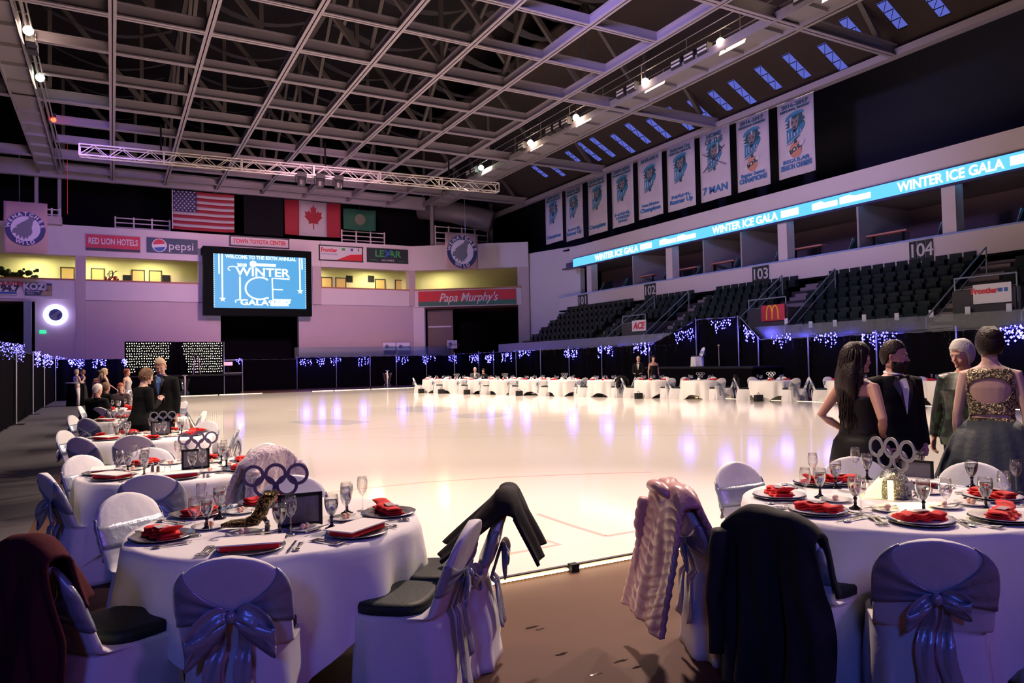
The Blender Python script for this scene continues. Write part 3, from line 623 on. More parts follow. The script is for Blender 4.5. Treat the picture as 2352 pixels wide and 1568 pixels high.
# ------------------------------------------------------------------ championship banners (X = 28.7)
BCL = mat('banner_white_cloth', (.56, .50, .60), .85, noise=.08, nscale=1.5); BT = mat('banner_teal_print', (.02, .08, .13), .7); BB = mat('banner_blue_print', (.04, .17, .42), .7); BGR = mat('banner_grey_print', (.20, .17, .20), .8); BAQ = mat('banner_aqua_print', (.04, .20, .38), .8); BDK = mat('banner_dark_line', (.012, .02, .04), .7)
ORG = mat('banner_orange_print', (.55, .25, .18), .7)
bl = [((1252, 452), (1290, 440), 108, '2009-2010', 'Playoff Award', '', 'Champions', 0), ((1298, 436), (1337, 424), 117, 'Robertson Cup', '2008-2009', 'NAHL', 'Runner Up', 0), ((1349, 416), (1393, 396), 126, '2010-2011', 'Back-to-Back', '', 'Champions', 0),
      ((1404, 391), (1454, 372), 133, '2009-2010', "President's Award", 'NAHL', '', 0), ((1465, 366), (1520, 346), 138, '2012-2013', '', 'West Division', 'Champions', 0), ((1532, 341), (1594, 317), 146, 'Robertson Cup', '2012-2013', 'NAHL', 'Runner Up', 0),
      ((1607, 312), (1674, 285), 154, 'HOME', 'OF THE', '', '7 MAN', 2), ((1690, 281), (1764, 250), 162, '2016-2017', 'MAINLAND DIVISION', 'Regular Season', 'CHAMPIONS', 1), ((1784, 244), (1868, 210), 170, '2016-2017', 'MEMORIAL TROPHY', 'REGULAR', 'SEASON CHAMPS', 1)]
XB = 28.7
for i, (pa, pb, ph, l1, l2, l3, l4, kind_) in enumerate(bl):
    a = onx(*pa, XB); e = onx(*pb, XB); w = a.y - e.y; c = (a + e) / 2; bz = onx(pa[0] + ph * .045, pa[1] + ph, XB).z; h = a.z - bz; z0 = 13.9
    lab = ['smallest and farthest white championship banner, nearest the corner', 'white banner reading Robertson Cup 2008-2009, second from the corner', 'third white championship banner from the corner', 'white banner with four lines of small blue print, fourth from the corner', 'white banner with one line of years and Champions below', 'white banner reading Robertson Cup 2012-2013', 'white banner reading HOME OF THE 7 MAN with crossed hockey sticks', 'white 2016-2017 banner reading Regular Season CHAMPIONS', 'largest white 2016-2017 banner, nearest of the row'][i]
    t = thing('championship_banner', lab, 'banner', (XB, c.y, (a.z + e.z) / 2), group='white championship banners over the side stand')
    h = (a.z - bz); 
    MB().grid(lambda u, v: (.03 * math.sin(u * 8 + i), w * (.5 - u), -h * v), 10, 3).build('cloth', BCL, t, True, solid=.015)
    MB().tube([(0, w / 2 + .05, .0), (0, -w / 2 - .05, 0)], .03, 6).tube([(0, 0, 0), (0, 0, 14.02 - t.location.z)], .02, 5).build('top_rod', CHROME, t)
    def bt(s_, z, hh, mt, wd, bold=.01):
        if not s_: return
        o = text(s_, hh / .7, mt, t, 'lettering', (-.05, 0, z), (PI / 2, 0, -PI / 2), .003, bold=bold)
        xs = [v.co.x for v in o.data.vertices]; o.scale = (wd / (max(xs) - min(xs)), 1, 1)
    big = kind_ == 2
    bt(l1, -h * .070, h * (.05 if not big else .06), BT, w * (.72 if not big else .5)); bt(l2, -h * (.128 if not big else .155), h * (.028 if not big else .07), BT, w * (.8 if not big else .6))
    bt(l3, -h * .80, h * .045, BB, w * .72); bt(l4, -h * (.875 if not big else .86), h * (.065 if not big else .10), BB, w * .84, .015)
    if i in (3,): bt('DIVISION', -h * .86, h * .04, BB, w * .6); bt('FINALS', -h * .92, h * .04, BB, w * .4)
    # wolf head emblem: mane, face, jersey
    cz_ = -h * .36; s_ = w * .27
    def em(pts, mt, nm, d): MB().slab([(-.035 - d, -x * s_, cz_ + z * s_) for x, z in pts], (.008, 0, 0)).build(nm, mt, t)
    em([(-.75, .55), (-.4, .95), (.1, 1.1), (.7, 1.05), (.68, .8), (1.0, .45), (.75, .4), (.95, .1), (.6, 0), (.4, -.4), (-.4, -.4), (-.55, 0), (-1.0, .05), (-.7, .25), (-1.05, .4), (-.72, .45)], BT, 'mane', 0)
    em([(-.38, .6), (-.3, .85), (-.1, .62), (.15, .65), (.38, .9), (.42, .5), (.3, .0), (.05, -.35), (-.12, -.35), (-.32, .05), (-.42, .3)], BGR, 'wolf_face', .012)
    em([(-.85, -.1), (-.35, -.05), (0, -.4), (.4, -.1), (.9, .2), (.95, -.1), (.6, -.6), (.1, -.9), (-.85, -1.3)], BAQ, 'jersey', .006)
    for q_ in (-1, 1): em([(q_ * .12, .36), (q_ * .26, .46), (q_ * .28, .36), (q_ * .14, .28)], BDK, 'eye_mark', .022)
    em([(-.12, .0), (.12, .02), (.06, -.14), (-.08, -.14)], BDK, 'nose_mark', .022); em([(-.2, -.22), (.16, -.2), (.06, -.5), (-.14, -.5)], BDK, 'mouth_mark', .022)
    em([(-1.0, .62), (-.85, .95), (-.45, 1.16), (.2, 1.26), (.75, 1.18), (.95, .92), (.6, 1.0), (.1, .98), (-.4, .86), (-.8, .60)], BAQ, 'cap_mark', .018)
    for q_ in range(5): em([(-.7 + .3 * q_, -.35 - .02 * q_), (-.62 + .3 * q_, -.35), (-.6 + .3 * q_, -1.0 + .12 * q_), (-.66 + .3 * q_, -1.05 + .12 * q_)], BCL, 'jersey_mark', .012)
    em([(-.95, -1.45), (-.5, -1.3), (-.1, -1.05), (.5, -.8), (.5, -.86), (.1, -1.1), (.15, -1.4), (-.15, -1.42), (-.1, -1.15), (-.5, -1.38)], BT, 'signature', .016)
    if kind_ == 1:
        cz_ = -h * .66; s_ = w * .2
        em([(.8 * math.cos(q * PI / 10), .95 * math.sin(q * PI / 10)) for q in range(20)], ORG, 'league_ball', .006)
        em([(-1.1, -.55), (1.0, .35), (1.2, .7), (.9, .75), (-1.0, -.1), (-1.25, -.4)], NW, 'league_band', .014)
        text('BCHL', w * .13, NB, t, 'lettering', (-.07, 0, -h * .655), (PI / 2, -.4, -PI / 2), .003, bold=.008)
    if big:
        b = MB(); b.bar((-.06, w * .4, -h * .30), (-.06, -w * .38, -h * .55), .05, .02).bar((-.06, -w * .36, -h * .27), (-.06, w * .38, -h * .57), .05, .02).build('hockey_sticks', mat('stick_maroon', (.12, .04, .07), .7), t)
# bar under the roof that carries the banners

# ================================================================== ROOF GRID
def ibeam(b, p, q, d=.42, w=.26, t=.05):
    p = Vector(p); q = Vector(q); X = (q - p).normalized(); Y = Vector((0, 0, 1)).cross(X); L = (q - p).length; c = (p + q) / 2
    T = Matrix((X, Y, Vector((0, 0, 1)))).transposed()
    b.box(c + Vector((0, 0, t / 2)), (L, w, t), M=T); b.box(c + Vector((0, 0, d / 2)), (L, .04, d), M=T); b.box(c + Vector((0, 0, d - t / 2)), (L, w * .5, t), M=T); return b
GX = [.06, 3.18, 6.42, 9.43, 12.39, 15.62, 18.8]
GZ = 14.0
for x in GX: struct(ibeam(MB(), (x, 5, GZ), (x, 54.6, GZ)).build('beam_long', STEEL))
mains = [18.4, 28.62, 38.95, 49.3]
for y in mains:
    struct(ibeam(MB(), (-12, y, GZ + .004), (28.8, y, GZ + .004), .55, .32).build('beam_cross', STEEL))
    k = 0
for y in (8.2, 11.6, 15.0, 21.8, 25.2, 32.05, 35.5, 42.4, 45.85, 52.4): struct(ibeam(MB(), (-2.6, y, GZ + .01), (18.8, y, GZ + .01), .42, .24).build('beam_cross', STEEL))
struct(MB().b2((-12, 53.8, GZ - .1), (22, 54.1, GZ + .9)).build('beam_end', STEEL))
struct(MB().b2((28.55, 4, GZ), (28.95, 55, GZ + .3)).build('beam_edge', STEEL))
# upper trusses
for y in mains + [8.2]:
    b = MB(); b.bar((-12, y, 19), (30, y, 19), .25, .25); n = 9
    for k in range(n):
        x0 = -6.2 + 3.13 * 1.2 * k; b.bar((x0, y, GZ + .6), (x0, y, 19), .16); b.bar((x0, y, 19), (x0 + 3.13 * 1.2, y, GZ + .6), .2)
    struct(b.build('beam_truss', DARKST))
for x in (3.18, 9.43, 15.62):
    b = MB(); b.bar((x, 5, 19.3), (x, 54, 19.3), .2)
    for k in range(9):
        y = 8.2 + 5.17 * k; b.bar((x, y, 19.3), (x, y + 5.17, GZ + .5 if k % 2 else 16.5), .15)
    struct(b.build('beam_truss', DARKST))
LOUV = mat('acoustic_blanket', (.022, .018, .026), .8)
b = MB()
for k in range(22):
    y = 8 + 2.2 * k
    for x0 in (-3, 3.2, 9.4, 15.6):
        b.grid(lambda u, v: (x0 + .3 + 5.4 * u, y + 1.1 * v, 18.3 - .75 * math.sin(PI * u) + .3 * v), 8, 1)
struct(b.build('ceiling_blankets', LOUV))
# roof slope at the right; glowing strips stand in for blue-lit gaps
def slope_pt(x, y):   # pixel to point on the sloping soffit
    r = ray(x, y); # z = 14.5 + .54*(28.9 - X)
    k = (14.5 + .54 * 28.9 - EYE.z) / (r.z + .54 * r.x); return EYE + r * k
b = MB(); b.slab([(29.2, 4, 14.34), (29.2, 56, 14.34), (20.5, 56, 19.04), (20.5, 4, 19.04)], (0, 0, .15)); struct(b.build('ceiling_slope', mat('brown_soffit', (.028, .017, .018), .9)))
GAPGLOW = mat('blue_gap_glow', (.02, .03, .08), .5, emit=(.14, .18, .80), es=.62)  # emission stands in for the blue light in the soffit gaps
for i, (x0, y0_, x1, y1_) in enumerate(((1230, 378, 1250, 408), (1272, 378, 1290, 405), (1305, 345, 1325, 372), (1337, 322, 1368, 372), (1365, 312, 1402, 362), (1412, 305, 1448, 352), (1445, 280, 1484, 330), (1495, 270, 1530, 318), (1540, 242, 1580, 300), (1590, 225, 1622, 275), (1640, 205, 1668, 255), (1688, 180, 1720, 240), (1745, 150, 1782, 205), (1808, 122, 1850, 178), (1888, 100, 1935, 158), (1940, 40, 1990, 108), (2022, 4, 2075, 60), (2125, -20, 2172, 32))):
    a = slope_pt(x0, y0_); e = slope_pt(x1, y1_); Y = (a.y + e.y) / 2
    t = thing('soffit_gap_strip', 'blue glowing gap strip with crossed bars in the sloping soffit', 'soffit strip', (a.x, Y, a.z), group='blue glowing gap strips in the sloping soffit')
    L = max(.8, min(3.2, e.x - a.x)); hw = .21; s_ = -.54
    P = lambda u, v, d=0: (L * u, hw * (2 * v - 1), s_ * L * u - .03 - d)
    MB().slab([P(0, 0), P(1, 0), P(1, 1), P(0, 1)], (0, 0, .02)).build('glass', GAPGLOW, t)
    b = MB()
    for k in range(4): b.bar(P(k / 3, 0, .02), P(k / 3, 1, .02), .03)
    for k in range(3): b.bar(P(k / 3, 0, .02), P((k + 1) / 3, 1, .02), .02)
    b.build('bars', BLACK, t)
# catwalks
def catwalk(x, w, nm):
    b = MB()
    b.b2((x - w / 2, 5, 13.95), (x - w / 2 + .08, 53, 14.30)); b.b2((x + w / 2 - .08, 5, 13.95), (x + w / 2, 53, 14.30)); b.b2((x - w / 2, 5, 14.14), (x + w / 2, 53, 14.18))
    for k in range(24): b.b2((x - w / 2, 5 + 2 * k, 14.0), (x + w / 2, 5.08 + 2 * k, 14.14))
    for z in (14.8, 15.2):
        for s_ in (-1, 1): b.tube([(x + s_ * w / 2, 5, z), (x + s_ * w / 2, 53, z)], .02, 5)
    for k in range(17):
        for s_ in (-1, 1): b.tube([(x + s_ * w / 2, 5 + 3 * k, 14.2), (x + s_ * w / 2, 5 + 3 * k, 15.2)], .02, 5)
    b.tube([(x + w / 2 + .2, 5, 14.0), (x + w / 2 + .2, 53, 14.0)], .04, 6); b.tube([(x + w / 2 + .35, 5, 14.05), (x + w / 2 + .35, 53, 14.05)], .03, 6)
    struct(b.build('catwalk_beam', mat('catwalk_steel', (.24, .215, .24), .6)))
catwalk(22.1, 1.3, 0); catwalk(-3.4, 1.1, 1)
LAMP = mat('lamp_warm', (1, .8, .6), .5, emit=(1, .72, .52), es=60, sample=False); LAMPG = mat('lamp_greenish', (1, 1, .8), .5, emit=(.8, 1, .75), es=40, sample=False); LREF = mat('lamp_reflector', (.85, .8, .75), .5, emit=(1, .75, .6), es=1.2); LOUVM = mat('lamp_louvre', (.7, .66, .7), .5)  # reflector emits a little in place of the lamp light on it
HOUS = mat('lamp_housing', (.03, .03, .03), .5)
def flood(x, y, z, lab, mt, side, lv=2):
    t = thing('catwalk_floodlight', lab, 'floodlight', (x, y, z)); s_ = side
    MB().ball((0, 0, 0), (.17, .17, .17), 12, 8).build('bulb', mt, t, True)
    b = MB(); b.slab([(s_ * .14, -1.1, -.42), (s_ * .14, .25, -.42), (s_ * .26, .25, -.12), (s_ * .26, -1.1, -.12)], (s_ * .03, 0, 0)); b.build('reflector', LREF, t)
    for k in range(lv):
        g = MB().box((0, .9 + .8 * k, .05), (.3, .6, .4)).build('louvre_box', HOUS, t)
        for j in range(2): MB().box((-s_ * .16, .9 + .8 * k, -.02 + .16 * j), (.03, .52, .07)).build('slat', LOUVM, g)
    MB().tube([(0, 0, .1), (0, 0, .6), (s_ * .6, 0, .7)], .03, 6).build('bracket', HOUS, t)
for (px, py, lab, lv) in ((1655, 97, 'brightest warm floodlight on the right catwalk, nearest the camera', 3), (1482, 188, 'warm floodlight on the right catwalk, second from the camera', 2), (1323, 270, 'warm floodlight on the right catwalk, third from the camera', 3), (1218, 328, 'small warm floodlight on the right catwalk, fourth from the camera', 1), (1894, -30, 'floodlight on the right catwalk at the top picture edge', 1)):
    p = onz(px, py, 14.3); flood(p.x, p.y, 14.3, lab, LAMP, 1, lv)
p = onz(1105, 385, 14.3); flood(p.x, p.y, 14.3, 'small greenish floodlight at the far end of the right catwalk', LAMPG, 1, 2)
p = onz(65, 70, 14); flood(p.x, p.y, 14, 'warm floodlight on the left catwalk', LAMP, -1, 2)
p = onz(92, 178, 14); flood(p.x, p.y, 14, 'greenish floodlight on the left catwalk', LAMPG, -1, 0)
p = onz(123, 275, 14); t = thing('beacon', 'small red beacon light on the left catwalk', 'beacon light', p)
MB().ball((0, 0, 0), .12, 10, 6).build('lens', mat('red_lamp', (1, 0, 0), .4, emit=(1, .03, .01), es=14, sample=False), t, True); MB().box((0, 0, .2), (.2, .2, .2)).build('housing', HOUS, t)
p = ony(155, 400, 50); o = MB().tube([(p.x, 50, 10.9), (p.x, 50, 15.5)], .012, 5).build('red_cable', mat('red_cable_m', (.5, .02, .02), .5, emit=(1, .05, .02), es=.25)); tag(o, 'thin red lit cable hanging at the left', 'cable')
# lighting truss
t0 = onz(182, 345, 12.4); t1 = onz(1143, 432, 12.4); d = t1 - t0
TR = thing('lighting_truss', 'long white box truss hung below the roof grid', 'truss', t0, rz=math.atan2(d.y, d.x)); Ln = d.length
TM = mat('white_truss', (.75, .68, .66), .5)
nseg = 6; sl_ = Ln / nseg
for k in range(nseg):
    b = MB(); x0 = k * sl_ + .02; x1 = (k + 1) * sl_ - .02; hh = .26
    for yy in (-hh, hh):
        for zz in (-hh, hh): b.tube([(x0, yy, zz), (x1, yy, zz)], .035, 5)
    for xx in (x0, x1):
        b.bar((xx, -hh, -hh), (xx, -hh, hh), .05).bar((xx, hh, -hh), (xx, hh, hh), .05).bar((xx, -hh, hh), (xx, hh, hh), .05).bar((xx, -hh, -hh), (xx, hh, -hh), .05)
    nb = 6
    for j in range(nb):
        a0 = x0 + (x1 - x0) * j / nb; a1 = x0 + (x1 - x0) * (j + 1) / nb; u, v = (hh, -hh) if j % 2 else (-hh, hh)
        for yy in (-hh, hh): b.tube([(a0, yy, u), (a1, yy, v)], .02, 4)
        b.tube([(a0, u, -hh), (a1, v, -hh)], .02, 4)
    b.build('truss_section', TM, TR)
MB().tube([(3.6, 0, .3), (3.6, 0, 1.7)], .05, 6).build('hoist_chain', BLACK, TR); MB().tube([(Ln - 3.2, 0, .3), (Ln - 3.2, 0, 1.7)], .05, 6).build('hoist_chain', BLACK, TR); MB().tube([(Ln * .53, 0, .3), (Ln * .53, 0, 1.7)], .05, 6).build('hoist_chain', BLACK, TR)
spots_ = ((.47, 'leftmost'), (.515, 'middle'), (.56, 'rightmost'))
for k, (u, lab) in enumerate(spots_):
    p = Vector(t0) + d * u; t = thing('stage_spotlight', 'black moving stage light hung on the white truss, %s of the three' % lab, 'stage light', (p.x, p.y - .1, p.z - .5))
    MB().box((0, 0, .22), (.5, .45, .25)).build('base', HOUS, t); MB().tube([(0, 0, -.35), (0, 0, -.1), (0, 0, .05)], [.2, .24, .18], 12).build('head', HOUS, t); MB().box((.26, 0, 0), (.05, .2, .4)).build('yoke', HOUS, t); MB().box((-.26, 0, 0), (.05, .2, .4)).build('yoke', HOUS, t)
# ventilation duct in the far right corner
t = MB().tube([(22.5, 56, 14.5), (24.5, 54, 14), (27, 52, 13)], .9, 16).build('air_duct', mat('duct_metal', (.26, .22, .27), .5, .3), smooth=True); tag(t, 'large grey air duct in the far corner beyond the catwalk', 'duct')

# ================================================================== DRAPES, POSTS, ICICLE LIGHTS
def drape(p, q, z0, z1a, z1b, label, grp, nf=9):
    p = Vector(p); q = Vector(q); d = q - p; L = d.length; t = d.normalized(); n = Vector((-t.y, t.x, 0))
    o = thing('black_drape', label, 'curtain', p, group=grp)
    k = max(8, int(L * 8))
    MB().grid(lambda u, v: d * u + n * (.06 * math.sin(u * L * 9 + v) + .03 * math.sin(u * L * 23)) + Vector((0, 0, z0 + ((z1a + (z1b - z1a) * u) - z0) * v)), k, 2).build('cloth', DRAPE, o, True)
    MB().tube([(0, 0, z1a), d + Vector((0, 0, z1b))], .02, 5).build('top_rail', CHROME, o)
    return o
def post(p, h, label, grp):
    o = thing('drape_post', label, 'post', p, group=grp); MB().tube([(0, 0, 0), (0, 0, h)], .028, 6).build('pole', CHROME, o); MB().box((0, 0, .015), (.45, .45, .02)).build('base', BLACK, o)
G1 = 'black drape panels along the side stand'; G2 = 'black drape panels across the end of the rink'; G3 = 'black drape panels along the left walkway'
rp = [52.9, 48.5, 46.1, 42.8, 39.6, 36.3, 33, 28.9, 25.5, 22.9, 21.8, 19.3, 16.4, 13.6, 10.5, 7.2]
hz_ = {25.5: 3.42, 22.9: 3.38}
for i in range(len(rp) - 1):
    a, e = rp[i], rp[i + 1]; h0 = hz_.get(a, 2.34); h1 = hz_.get(e, 2.34)
    drape((24, a, 0), (24, e, 0), .02, h0, h1, 'raised black drape behind the white chair platform' if max(h0, h1) > 3 and min(h0, h1) > 3 else 'floor-length black drape along the side stand behind the white tables', None if min(h0, h1) > 3 else G1)
for y in rp: post((23.88, y, 0), hz_.get(y, 2.42) + .06, 'slim silver post holding the black drapes along the side stand', 'drape posts along the side stand')
fx = [7.2, 11.56, 14.4, 16.95, 19.0, 21.5, 23.9]
for i in range(len(fx) - 1):
    if i == 0: drape((fx[0], 53, 0), (fx[1], 53, 0), .02, 2.15, 2.15, 'black drape closing the dark portal below the screen', None)
    else: drape((fx[i], 53, 0), (fx[i + 1], 53, 0), .02, 2.25, 2.25, 'black drape along the far end of the rink', G2)
for x in fx[1:]: post((x, 52.88, 0), 2.35, 'slim silver post holding the far black drapes', 'drape posts at the far end')
lp = [(-3.6, 5.0), (-3.05, 8.2), (-2.9, 11.6), (-2.75, 15.8), (-2.7, 21), (-2.7, 27), (-2.75, 33), (-2.8, 39), (-2.8, 46.5)]
for i in range(len(lp) - 1):
    drape((*lp[i], 0), (*lp[i + 1], 0), .02, 2.3, 2.3, 'black drape along the grey walkway on the left', G3)
for x, y in lp[2:]: post((x + .1, y, 0), 2.4, 'slim silver post of the left walkway drapes', 'drape posts on the left')
for a, e in (((-2.8, 46.5), (-.2, 46.5)), ((-.2, 46.5), (.6, 46.6))): drape((*a, 0), (*e, 0), .02, 2.25, 2.25, 'black drape closing the far end of the left walkway', 'far left drapes')

ICB = mat('blue_bulb', (.2, .2, 1), .4, emit=(.105, .095, 1), es=8.5, sample=False); ICW = mat('unlit_bulb_strand', (.22, .2, .22), .5, emit=(.6, .5, .5), es=.10, sample=False)  # unlit bulbs carry a faint emission for the light they catch
def icicles(name, label, P0, P1, n, drop, r, grp, mt=ICB, seed=0):
    rr = random.Random(seed); P0 = Vector(P0); P1 = Vector(P1); d = P1 - P0
    o = thing(name, label, 'string lights', P0, group=grp); b = MB(); c = MB(); m_ = max(2, n // 5)
    c.tube([(0, 0, 0), d * .5 - Vector((0, 0, drop * .08)), d], .006, 4)
    for k in range(m_):
        u = (k + rr.uniform(.1, .9)) / m_; L = drop * rr.choice((.45, .65, 1, .8)); c.tube([d * u, d * u - Vector((0, 0, L))], .004, 3)
        q = max(2, int(round(5 * L / drop)) + 1)
        for j in range(q): b.octa(d * u + Vector((rr.uniform(-.05, .05), rr.uniform(-.04, .04), -L * (j + rr.uniform(0, .9)) / q)), r * rr.uniform(.45, 1.15))
    if mt is ICB:
        pl_ = bpy.data.lights.new('icicle_glow_light', 'POINT'); pl_.color = (.12, .10, 1); pl_.energy = 26 if r > .025 else 9; pl_.shadow_soft_size = .25; pq = bpy.data.objects.new('icicle_glow_light', pl_); COL.objects.link(pq); nn_ = Vector((-P0.x + 8, -P0.y, 0)).normalized(); pq.location = P0 + d * .5 + Vector((nn_.x * .35, nn_.y * .35, -drop * .4))  # added point lamp stands in for the bulbs' blue glow on the drape
    c.build('cord', BLACK, o); x = b.build('bulbs', mt, o); x['kind'] = 'stuff'; return o
def at_right(px, py): return onx(px, py, 23.82)
GI = 'clusters of lit blue icicle lights on the side drapes'
cl = [(1549, 1595, 765, 752, 34), (1634, 1680, 736, 734, 34), (1707, 1732, 745, 765, 30), (1773, 1818, 768, 766, 26), (1868, 1925, 766, 763, 30), (1978, 2058, 764, 762, 44), (2272, 2300, 752, 750, 26), (2305, 2352, 748, 744, 40), (1455, 1493, 790, 786, 26), (1372, 1409, 796, 792, 26), (1295, 1326, 804, 802, 22), (1191, 1220, 806, 803, 22), (1151, 1174, 811, 809, 22), (1115, 1134, 815, 813, 20), (1079, 1099, 816, 814, 20)]
for i, (x0, x1, ya, yb, n) in enumerate(cl):
    a = at_right(x0, ya); e = at_right(x1, yb); icicles('icicle_lights', 'cluster of lit blue icicle bulbs on the black drapes of the side stand', a, e, int(n * 1.5), .62, .055 if i > 7 else .042, GI, seed=i)
for i, (x0, x1, ya, yb, n) in enumerate([(1028, 1053, 817, 816, 26), (970, 1000, 818, 817, 26), (906, 938, 820, 819, 26), (818, 846, 822, 821, 24), (756, 786, 823, 822, 26), (726, 748, 824, 823, 22), (686, 716, 825, 825, 26)]):
    icicles('icicle_lights', 'cluster of lit blue icicle bulbs on the far end drapes', ony(x0, ya, 52.8), ony(x1, yb, 52.8), n, .6, .052, 'clusters of lit blue icicle lights on the far drapes', seed=20 + i)
for i in range(11):
    y = 50 - i * 3.6
    if abs(y - 24.2) < 2: continue
    icicles('unlit_icicle_string', 'dim strand of unlit icicle bulbs along the top of the side drapes', (23.8, y, 2.32), (23.8, y - 1.7, 2.30), 34, .4, .009, 'unlit icicle strands on the side drapes', ICW, 60 + i)
for k, (a, e) in enumerate((((23.8, 28.5, 2.4), (23.8, 25.6, 3.4)), ((23.8, 25.4, 3.4), (23.8, 23, 3.36)), ((23.8, 19.2, 2.4), (23.8, 16.5, 2.42)), ((23.8, 16.3, 2.4), (23.8, 13.7, 2.44)))):
    icicles('unlit_icicle_string', 'dim strand of unlit icicle bulbs beside the raised drape', a, e, 40, .3, .009, 'unlit icicle strands near the raised drape', ICW, 80 + k)
def at_left(px, py):
    r = ray(px, py); k = -2.62 / r.x; return EYE + r * k
for i, (px0, px1, ya, yb, n, dr) in enumerate(((-12, 40, 778, 789, 90, .30), (40, 54, 786, 790, 60, .34), (82, 92, 806, 808, 46, .5), (98, 121, 812, 817, 60, .5), (128, 153, 817, 822, 60, .5))):
    a = at_left(px0, ya) ; e = at_left(px1, yb); a.z = min(a.z, 2.45); 
    icicles('icicle_lights', ['thick cluster of blue icicle bulbs at the left picture edge', 'short bright cluster of blue icicle bulbs left of the near drape post', 'blue icicle cluster just right of the near left drape post', 'wide glaring blue icicle cluster on the left drapes', 'farther wide blue icicle cluster on the left drapes'][i], a, e, int(n * 1.5), dr * (1.7 if i < 2 else 1.25), .019 if i < 2 else .030, None, seed=100 + i)
for i, (px0, px1) in enumerate(((157, 170), (174, 193), (211, 243), (281, 290))):
    icicles('icicle_lights', ['blue icicle cluster left of the white-trousered guest', 'blue icicle cluster above the white-trousered guest', 'blue icicle cluster on the far left drapes over the group of guests', 'tiny blue icicle cluster at the left edge of the twinkle curtain'][i], ony(px0, 824, 46.3), ony(px1, 826, 46.3), 30, .5, .045, None, seed=120 + i)

# ------------------------------------------------------------------ rope lights on the ice edge
ROPE = mat('warm_rope_light', (1, .8, .5), .4, emit=(1, .72, .40), es=4); ROPEB = mat('warm_bulb', (1, .9, .7), .4, emit=(1, .85, .62), es=16, sample=False); CHAN = mat('rope_channel', (.05, .04, .04), .5)
def rope(p, q, label, grp, beads=False, r=.009, out=(0, -1)):
    p = Vector(p); q = Vector(q); d = q - p; o = thing('rope_light', label, 'rope light', p, group=grp)
    MB().tube([(0, 0, 0), d], r, 6).build('tube', ROPE, o)
    off = Vector((out[0], out[1], 0)) * -.008
    MB().bar(Vector((0, 0, r + .018)) + off, d + Vector((0, 0, r + .018)) + off, .030, .010).build('edge_strip', CHAN, o)
    if beads:
        n = int(d.length / .035); b = MB()
        for k in range(n): b.octa(d * ((k + .5) / n) + Vector((out[0] * r, out[1] * r, 0)), .0085)
        x = b.build('bulbs', ROPEB, o); x['kind'] = 'stuff'
GR = 'warm rope light lengths on the edge of the ice'
g1 = onz(1303, 1307, 0).x; xs = [1.05, g1 - .02, g1 + .06]
rope((1.2, 4.735, .018), (g1 - .03, 4.735, .018), 'warm beaded rope light on the near ice edge left of the black gap', None, True)
rope((g1 + .05, 4.735, .018), (4.9, 4.735, .018), 'warm beaded rope light on the near ice edge right of the black gap', None, True)
o = MB().box((g1 + .01, 4.72, .03), (.07, .06, .06)).build('cable_joiner', BLACK); tag(o, 'small black connector between two rope lights on the near ice edge', 'connector')
for k in range(4): rope((5.0 + 4.1 * k, 4.735, .018), (9.0 + 4.1 * k, 4.735, .018), 'warm rope light on the near ice edge beyond the right table', 'near edge rope lights beyond the right table')
re_ = [(21.9, 4.76), (21.35, 12.6), (20.2, 24.4), (18.1, 45.6)]
def along(poly, s):
    for i in range(len(poly) - 1):
        a = Vector((*poly[i], 0)); e = Vector((*poly[i + 1], 0)); L = (e - a).length
        if s <= L: return a + (e - a) * (s / L)
        s -= L
    return Vector((*poly[-1], 0))
for k in range(11):
    a = along(re_, 3.66 * k + .05); e = along(re_, 3.66 * (k + 1) - (.25 if k == 3 else .0) - .12)
    rope((a.x + .03, a.y, .03), (e.x + .03, e.y, .03), 'warm rope light on the ice edge in front of the row of white tables', 'rope lights in front of the row of tables', r=.026, out=(-1, 0))
for x0, x1 in ((3.3, 5.4), (5.5, 7.9), (10.9, 12.2), (12.3, 14.6), (14.7, 17.0), (17.05, 18.0)): rope((x0, 45.63, .035), (x1, 45.63, .035), 'warm rope light along the far end of the ice', 'rope lights along the far end of the ice', r=.035)
for k in range(8):
    a = along([(1, 4.76), (1.9, 20), (3.3, 45.6)], 5 * k + .3); e = along([(1, 4.76), (1.9, 20), (3.3, 45.6)], 5 * k + 5)
    rope((a.x - .03, a.y, .03), (e.x - .03, e.y, .03), 'warm rope light on the left ice edge behind the left tables', 'rope lights along the left ice edge', r=.014, out=(-1, 0))
area('ice_edge_glow_light', (3.1, 4.69, .05), (3.1, 4.2, -.05), (1, .72, .42), 1.6, 3.6, .03)

